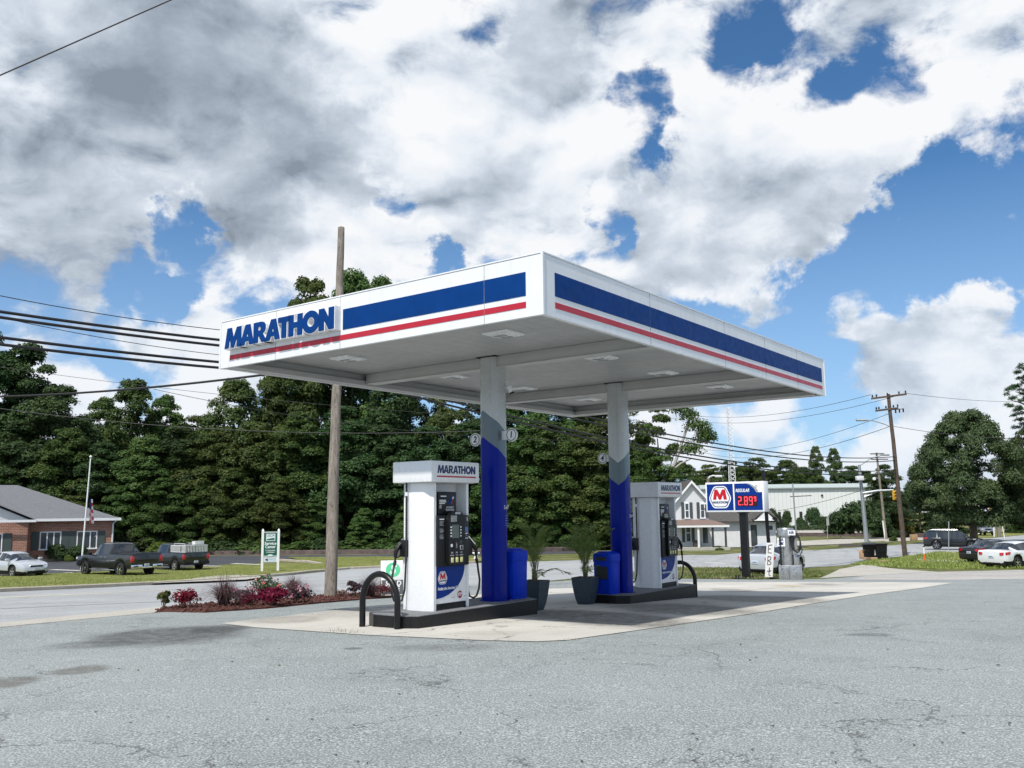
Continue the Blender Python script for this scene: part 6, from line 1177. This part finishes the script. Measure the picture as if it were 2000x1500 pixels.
for kind, u, vb, vt, w, y, lab in (('bush', 1672, 1037, 977, 92, 128, 'big round dark shrub mound left of the signal mast'), (('bush'), 1715, 1037, 990, 56, 126, 'round dark shrub right of the signal mast'), ('bush', 1640, 1037, 1000, 52, 131, 'round dark shrub at the left end of the mound'), ('gold', 1755, 1030, 990, 50, 133, 'yellow green feathery shrub by the smaller brown pole'), ('gold', 1716, 1020, 985, 30, 137, 'small yellow shrub behind the signal mast'), ('bush', 1537, 1022, 996, 22, 196, 'clipped round shrub between the two warehouse slits'), ('bush', 1589, 1026, 990, 36, 194, 'larger clipped shrub right of the right warehouse slit'), ('bush', 1565, 1026, 1010, 24, 192, 'low shrub under the right warehouse slit'), ('bush', 1612, 1030, 1008, 30, 190, 'low spreading shrub left of the dark mound'), ('bush', 1512, 1010, 992, 26, 190, 'dark tree like shrub at the corner of the price sign')): shrub(kind, u, vb, vt, w, y, lab, 'shrubs in front of the warehouse')
hd = leaf_cloud('hedge', [(i*.8-5.6, 0, .45) for i in range(15)], [.75]*15, 5000, .11, M['leaf_shrub'], 9, squash=.8); a = at(1560, 1028, 184); o = link('hedge', hd, None, (a.x, 184, T(184)-.1)); o.scale = (.95, 1, 1.2); tag(o, 'long low hedge along the foot of the warehouse', 'hedge')
kerb('kerb', [(G(1500, 1050).x, 148), (at(1690, 1040, 140).x, 140), (at(1860, 1040, 128).x, 124)], .6, .6, M['kerb_brown'])
sheet('upper_lot', [(at(1490, 1040, 150).x, 150), (at(1690, 1040, 142).x, 142), (at(1700, 1040, 190).x, 190), (at(1440, 1040, 190).x, 190)], M['apron'], .03)
sheet('far_lawn', [(at(1715, 1040, 141).x, 141), (at(1930, 1040, 122).x, 122), (at(2080, 1040, 165).x, 165), (at(1740, 1040, 175).x, 175)], M['lawn'], .05)
sheet('side_lot', pl((1560, 1066), (1700, 1060), (1800, 1055), (1880, 1046), (1870, 1043), (1700, 1050), (1540, 1058)), M['apron'], .016)
for nm_, pts in (('verge_island', ((1575, 1068), (1640, 1064), (1636, 1070), (1590, 1076))), ('verge_island', ((1663, 1061), (1725, 1057), (1745, 1060), (1700, 1064))), ('verge_island', ((1395, 1076), (1440, 1074), (1490, 1077), (1400, 1084), (1330, 1084), (1330, 1078)))): sheet(nm_, pl(*pts), M['verge'], .03)
shrub('wild', 1745, 1057, 1046, 13, 112, 'small weed clump at the kerb left of the tall dark pole'); shrub('wild', 1404, 1074, 1066, 20, 88, 'low weeds by the house porch step')
# bare leaning limb against the sky by the far column
b = at(1290, 1000, 97); b.z = T(97); t = thing('bare_tree', 'leaning bare pale limbed tree beside the shaded pump hood', 'tree', b); q = lambda u, v, d=0: at(u, v, 97+d)-b; mb = MB()
mb.tube([(0, 0, 0), q(1295, 940), q(1318, 905), q(1330, 870), q(1342, 835), q(1352, 800), q(1354, 788)], [.26, .22, .18, .16, .14, .11, .08], M['bark_pale'], 10); mb.tube([q(1305, 925), q(1330, 905), q(1352, 895)], [.14, .1, .04], M['bark_pale'], 8); mb.build('trunk', t)
pts = [q(1362, 835), q(1378, 850), q(1390, 858), q(1345, 815), q(1372, 862), q(1328, 800), q(1350, 880)]; mb = MB()
link('crown', leaf_cloud('crown', [tuple(p) for p in pts], [1.3, 1.1, .7, 1.1, 1.0, 1.2, 1.3], 4200, .13, M['leaf_olive'], 77, shell=(.2, 1.2)), t)
# pine reaching in at the right edge
y = 62.; b = at(2045, 1060, y); b.z = T(y); t = thing('pine_tree', 'pine whose needled branches reach in at the right edge', 'tree', b); q = lambda u, v, d=0: at(u, v, y+d)-b; mb = MB(); mb.tube([(0, 0, -.3), (.05, 0, 6), (0, 0, 12)], [.32, .25, .12], M['bark'], 10); cl_, rl = [], []
for i, (u, v) in enumerate(((1988, 715), (1998, 735), (1990, 760), (1982, 765), (2005, 770), (1985, 800), (1998, 808), (1990, 825), (2012, 720), (2020, 790), (2010, 745), (1976, 782), (2030, 700), (2030, 820), (2050, 760), (2060, 700), (2070, 800))):
    p = q(u, v, (i % 5-2)*.5); mb.tube([(0, 0, p.z-.6), p*.6+Vector((0, 0, p.z*.4-.15)), p], [.08, .05, .015], M['bark'], 6)
    for j in range(5): cl_.append(tuple(p+Vector(rng.normal(size=3)*.28))); rl.append(.22)
mb.build('trunk', t); link('crown', leaf_cloud('crown', cl_, rl, 7000, .15, M['leaf_pine'], 13, asp=.10, shell=(.1, 1.2)), t)

# ---------------------------------------------------------------- mulch bed in front of the road
bed = pl((306, 1197), (326, 1189), (480, 1178), (640, 1165), (745, 1157), (775, 1160), (772, 1166), (700, 1174), (520, 1191), (400, 1199))
sheet('mulch_bed', bed, M['mulch'], .05, thick=.06)
chips = MB(); n_ = 0
while n_ < 900:
    u, v = rng.uniform(308, 775), rng.uniform(1157, 1199); p = G(u, v); ins = False
    for i in range(len(bed)):
        (xa, ya), (xb, yb) = bed[i], bed[i-1]
        if (ya > p.y) != (yb > p.y) and p.x < (xb-xa)*(p.y-ya)/(yb-ya)+xa: ins = not ins
    if not ins: continue
    n_ += 1; chips.box(-.05, .05, -.015, .015, -.008, .012, M['mulch'], M=Mx((p.x, p.y, p.z+.055), rx=rng.normal()*.5, ry=rng.normal()*.4, rz=rng.random()*6.28, sc=rng.uniform(.5, 1.3)))
o = chips.build('mulch_chips'); o['kind'] = 'stuff'
def gclump(u, v, hpx, wpx, label, seed, m='purple_grass', n=520, plumes=10):
    b = G(u, v); b.z += .06; k = b.y/F_PX; h, w = hpx*k, wpx*k/2; r_ = random.Random(seed); t = thing('fountain_grass', label, 'ornamental grass', b); mb = MB()
    def blade(h, out, az, wd, m):
        d = Vector((math.cos(az), math.sin(az), 0)); side = Vector((-d.y, d.x, 0))*wd; base = d*r_.uniform(0, .10)+side*r_.uniform(-8, 8); L = []
        for i in range(6): s_ = i/5; p = base+d*out*s_**1.8+Vector((0, 0, h*(s_*1.3-.3*s_**3)-max(0, out-.25)*.8*s_**3)); L += [p-side*(1-s_*.95), p+side*(1-s_*.95)]
        mb.add(L, [(2*i, 2*i+1, 2*i+3, 2*i+2) for i in range(5)], m)
    for i in range(n): blade(h*r_.uniform(.55, 1.0), w*r_.random()**.6*2.8, r_.uniform(0, 6.28), .0065, M[m])
    mb.build('blades', t); mb = MB()
    for i in range(plumes): az = r_.uniform(0, 6.28); blade(h*r_.uniform(1., 1.22), w*r_.uniform(1.6, 3.4), az, .004, M['tan_plume'])
    mb.build('plumes', t)
gclump(437, 1189, 66, 62, 'tall purple fountain grass at the left of the mulch bed', 1); gclump(573, 1162, 42, 54, 'purple fountain grass behind the pink impatiens', 2); gclump(722, 1170, 46, 40, 'purple fountain grass seen through the hoop guard', 3, n=380)
def bushy(u, v, hpx, wpx, label, m, seed, n=520, size=.035, flowers=None, fn=60, asp=.5, lob=9, cat='bedding plant', name='bedding_plant', fs=.028):
    b = G(u, v); b.z += .05; k = b.y/F_PX; h, w = hpx*k*1.2, wpx*k/2*1.3; r_ = np.random.default_rng(seed); t = thing(name, label, cat, b); cen = [(w*.62*math.cos(q*2.4)*(q/lob)**.5, w*.62*math.sin(q*2.4)*(q/lob)**.5, h*(.30+.38*r_.random())) for q in range(lob)]; rd = [min(w, h)*.42]*lob
    link('leaves', leaf_cloud('leaves', cen, rd, n, size, M[m], seed, asp=asp, shell=(.3, 1.1), squash=.9), t)
    if flowers: link('blossoms', leaf_cloud('blossoms', [(a, c_, z+.03) for a, c_, z in cen], [q*1.05 for q in rd], fn, fs, M[flowers], seed+5, asp=.9, shell=(.95, 1.1), squash=.95), t)
    mb = MB()
    for c_ in cen: mb.tube([(0, 0, -.05), (c_[0]*.5, c_[1]*.5, c_[2]*.4), c_], .006, M['palm_stem'], 4)
    mb.build('stem', t)
bushy(319, 1195, 36, 22, 'upright green plant with pink buds at the left tip of the mulch bed', 'leaf_green', 21, 300, .045, 'rose', 14, lob=7); bushy(361, 1193, 32, 46, 'crimson plumed plant next to the upright green one', 'crimson', 22, 900, .034, 'pink', 10, asp=.3); bushy(472, 1184, 26, 46, 'pale pink impatiens just right of the tall purple grass', 'dark_leaf', 23, 600, .030, 'pink', 70); bushy(487, 1188, 19, 34, 'small crimson plant in front of the pale impatiens', 'crimson', 24, 600, .032, asp=.3)
bushy(516, 1170, 36, 62, 'green rose bush with red and pink blooms behind the crimson plants', 'leaf_shrub', 25, 900, .034, 'rose', 45); bushy(530, 1187, 30, 66, 'broad crimson leaved plant in the middle of the mulch bed', 'crimson', 26, 1000, .045, asp=.38, lob=12); bushy(580, 1182, 27, 50, 'bright pink impatiens under the right hand grass', 'dark_leaf', 27, 700, .030, 'pink', 110); bushy(690, 1168, 28, 26, 'dark leaved plant to the right of the wooden pole', 'dark_leaf', 28, 380, .040); bushy(747, 1168, 24, 34, 'crimson plumes at the foot of the A-frame board', 'crimson', 29, 520, .036, asp=.3); bushy(664, 1166, 8, 22, 'low dry weed by the foot of the wooden pole', 'tan_plume', 30, 160, .03)
# tufts of grass in the pad joint and leaves of the verge
tf = MB()
def tuft(u, v, n, s):
    for i in range(n):
        p = G(u+rng.normal()*14*s, v+rng.normal()*1.2); az = rng.random()*6.28; h = rng.uniform(.03, .10)*s; d = Vector((math.cos(az), math.sin(az), 0)); w = Vector((-d.y, d.x, 0))*.004
        tf.add([p-w, p+w, p+d*h*.5+Vector((0, 0, h))], [(0, 1, 2)], M['leaf_green'])
tuft(655, 1237, 60, 1.); tuft(690, 1240, 50, .8); tuft(1110, 1254, 30, .6)
for k in range(900):
    u = rng.uniform(1280, 1610); tuft(u, rng.uniform(1112, 1131) if u < 1560 else rng.uniform(1118, 1130), 1, 1.1)
for k in range(900): tuft(rng.uniform(1680, 1920), rng.uniform(1094, 1110), 1, 1.6)
o = tf.build('grass_tufts'); o['kind'] = 'stuff'

# grass blades standing out of the lawn and the verges: nobody could count them
def blades(name, outline, n, h, m):
    poly = np.array(outline); lo, hi = poly.min(0), poly.max(0); V = []; got = 0
    while got < n:
        q = lo+(hi-lo)*rng.random((4000, 2)); ins = np.zeros(len(q), bool)
        for i in range(len(poly)):
            (xa, ya), (xb, yb) = poly[i], poly[i-1]; c = (ya > q[:, 1]) != (yb > q[:, 1]); ins ^= c & (q[:, 0] < (xb-xa)*(q[:, 1]-ya)/(yb-ya+1e-12)+xa)
        q = q[ins & (rng.random(len(q)) < (lo[1]+8)/(q[:, 1]+8-0*lo[1]))]; got += len(q); V.append(q)
    q = np.concatenate(V)[:n]; z = np.interp(q[:, 1], YS, TZ)+.01; az = rng.random(n)*6.283; hh = h*(.5+rng.random(n)); w = .03+.03*rng.random(n); b = np.c_[q, z]
    d = np.c_[np.cos(az), np.sin(az), np.zeros(n)]; tip = b+np.c_[(rng.random((n, 2))-.5)*h*1.2, hh]
    P_ = np.stack([b-d*w[:, None], b+d*w[:, None], tip], 1).reshape(-1, 3); me = bpy.data.meshes.new(name); me.vertices.add(3*n); me.vertices.foreach_set('co', P_.astype(np.float32).ravel()); me.loops.add(3*n); me.loops.foreach_set('vertex_index', np.arange(3*n, dtype=np.int32)); me.polygons.add(n); me.polygons.foreach_set('loop_start', np.arange(0, 3*n, 3, dtype=np.int32)); me.update(calc_edges=True); me.materials.append(m); link(name, me, kind='stuff')
M['blade'] = leaf_mat('blade', (.15, .195, .04), (.30, .345, .105), (.37, .36, .15)); M['blade_dry'] = leaf_mat('blade_dry', (.10, .13, .04), (.22, .24, .09), (.34, .30, .16))
blades('lawn_grass', [(x, y) for x, y in lawn if y > 20 and x > -50], 26000, .10, M['blade'])
blades('verge_grass', pl((1270, 1119), (1330, 1109), (1560, 1111), (1600, 1116), (1612, 1126), (1480, 1132), (1330, 1130)), 7000, .09, M['blade_dry'])
blades('corner_grass', pl((1662, 1102), (1700, 1095), (1768, 1088), (1830, 1078), (1880, 1080), (1990, 1074), (2060, 1074), (2060, 1112), (1990, 1111), (1850, 1112), (1740, 1108)), 9000, .12, M['blade'])

lf = MB()                                          # dry leaves and crumbs blown over the asphalt
for k in range(110):
    u, v_ = rng.uniform(-80, 2080), 1245+rng.random()**.7*270; q = G(u, v_); s_ = rng.uniform(.008, .022)*(1.6 if v_ < 1320 else 1.); lf.add([(-s_, 0, 0), (0, -s_*.5, s_*.25), (s_, 0, 0), (0, s_*.5, s_*.3)], [(0, 1, 2, 3)], M['leaf_olive' if k % 3 == 0 else 'soil'], M=Mx((q.x, q.y, q.z+.026), rz=rng.random()*6.28))
o = lf.build('leaf_litter'); o['kind'] = 'stuff'
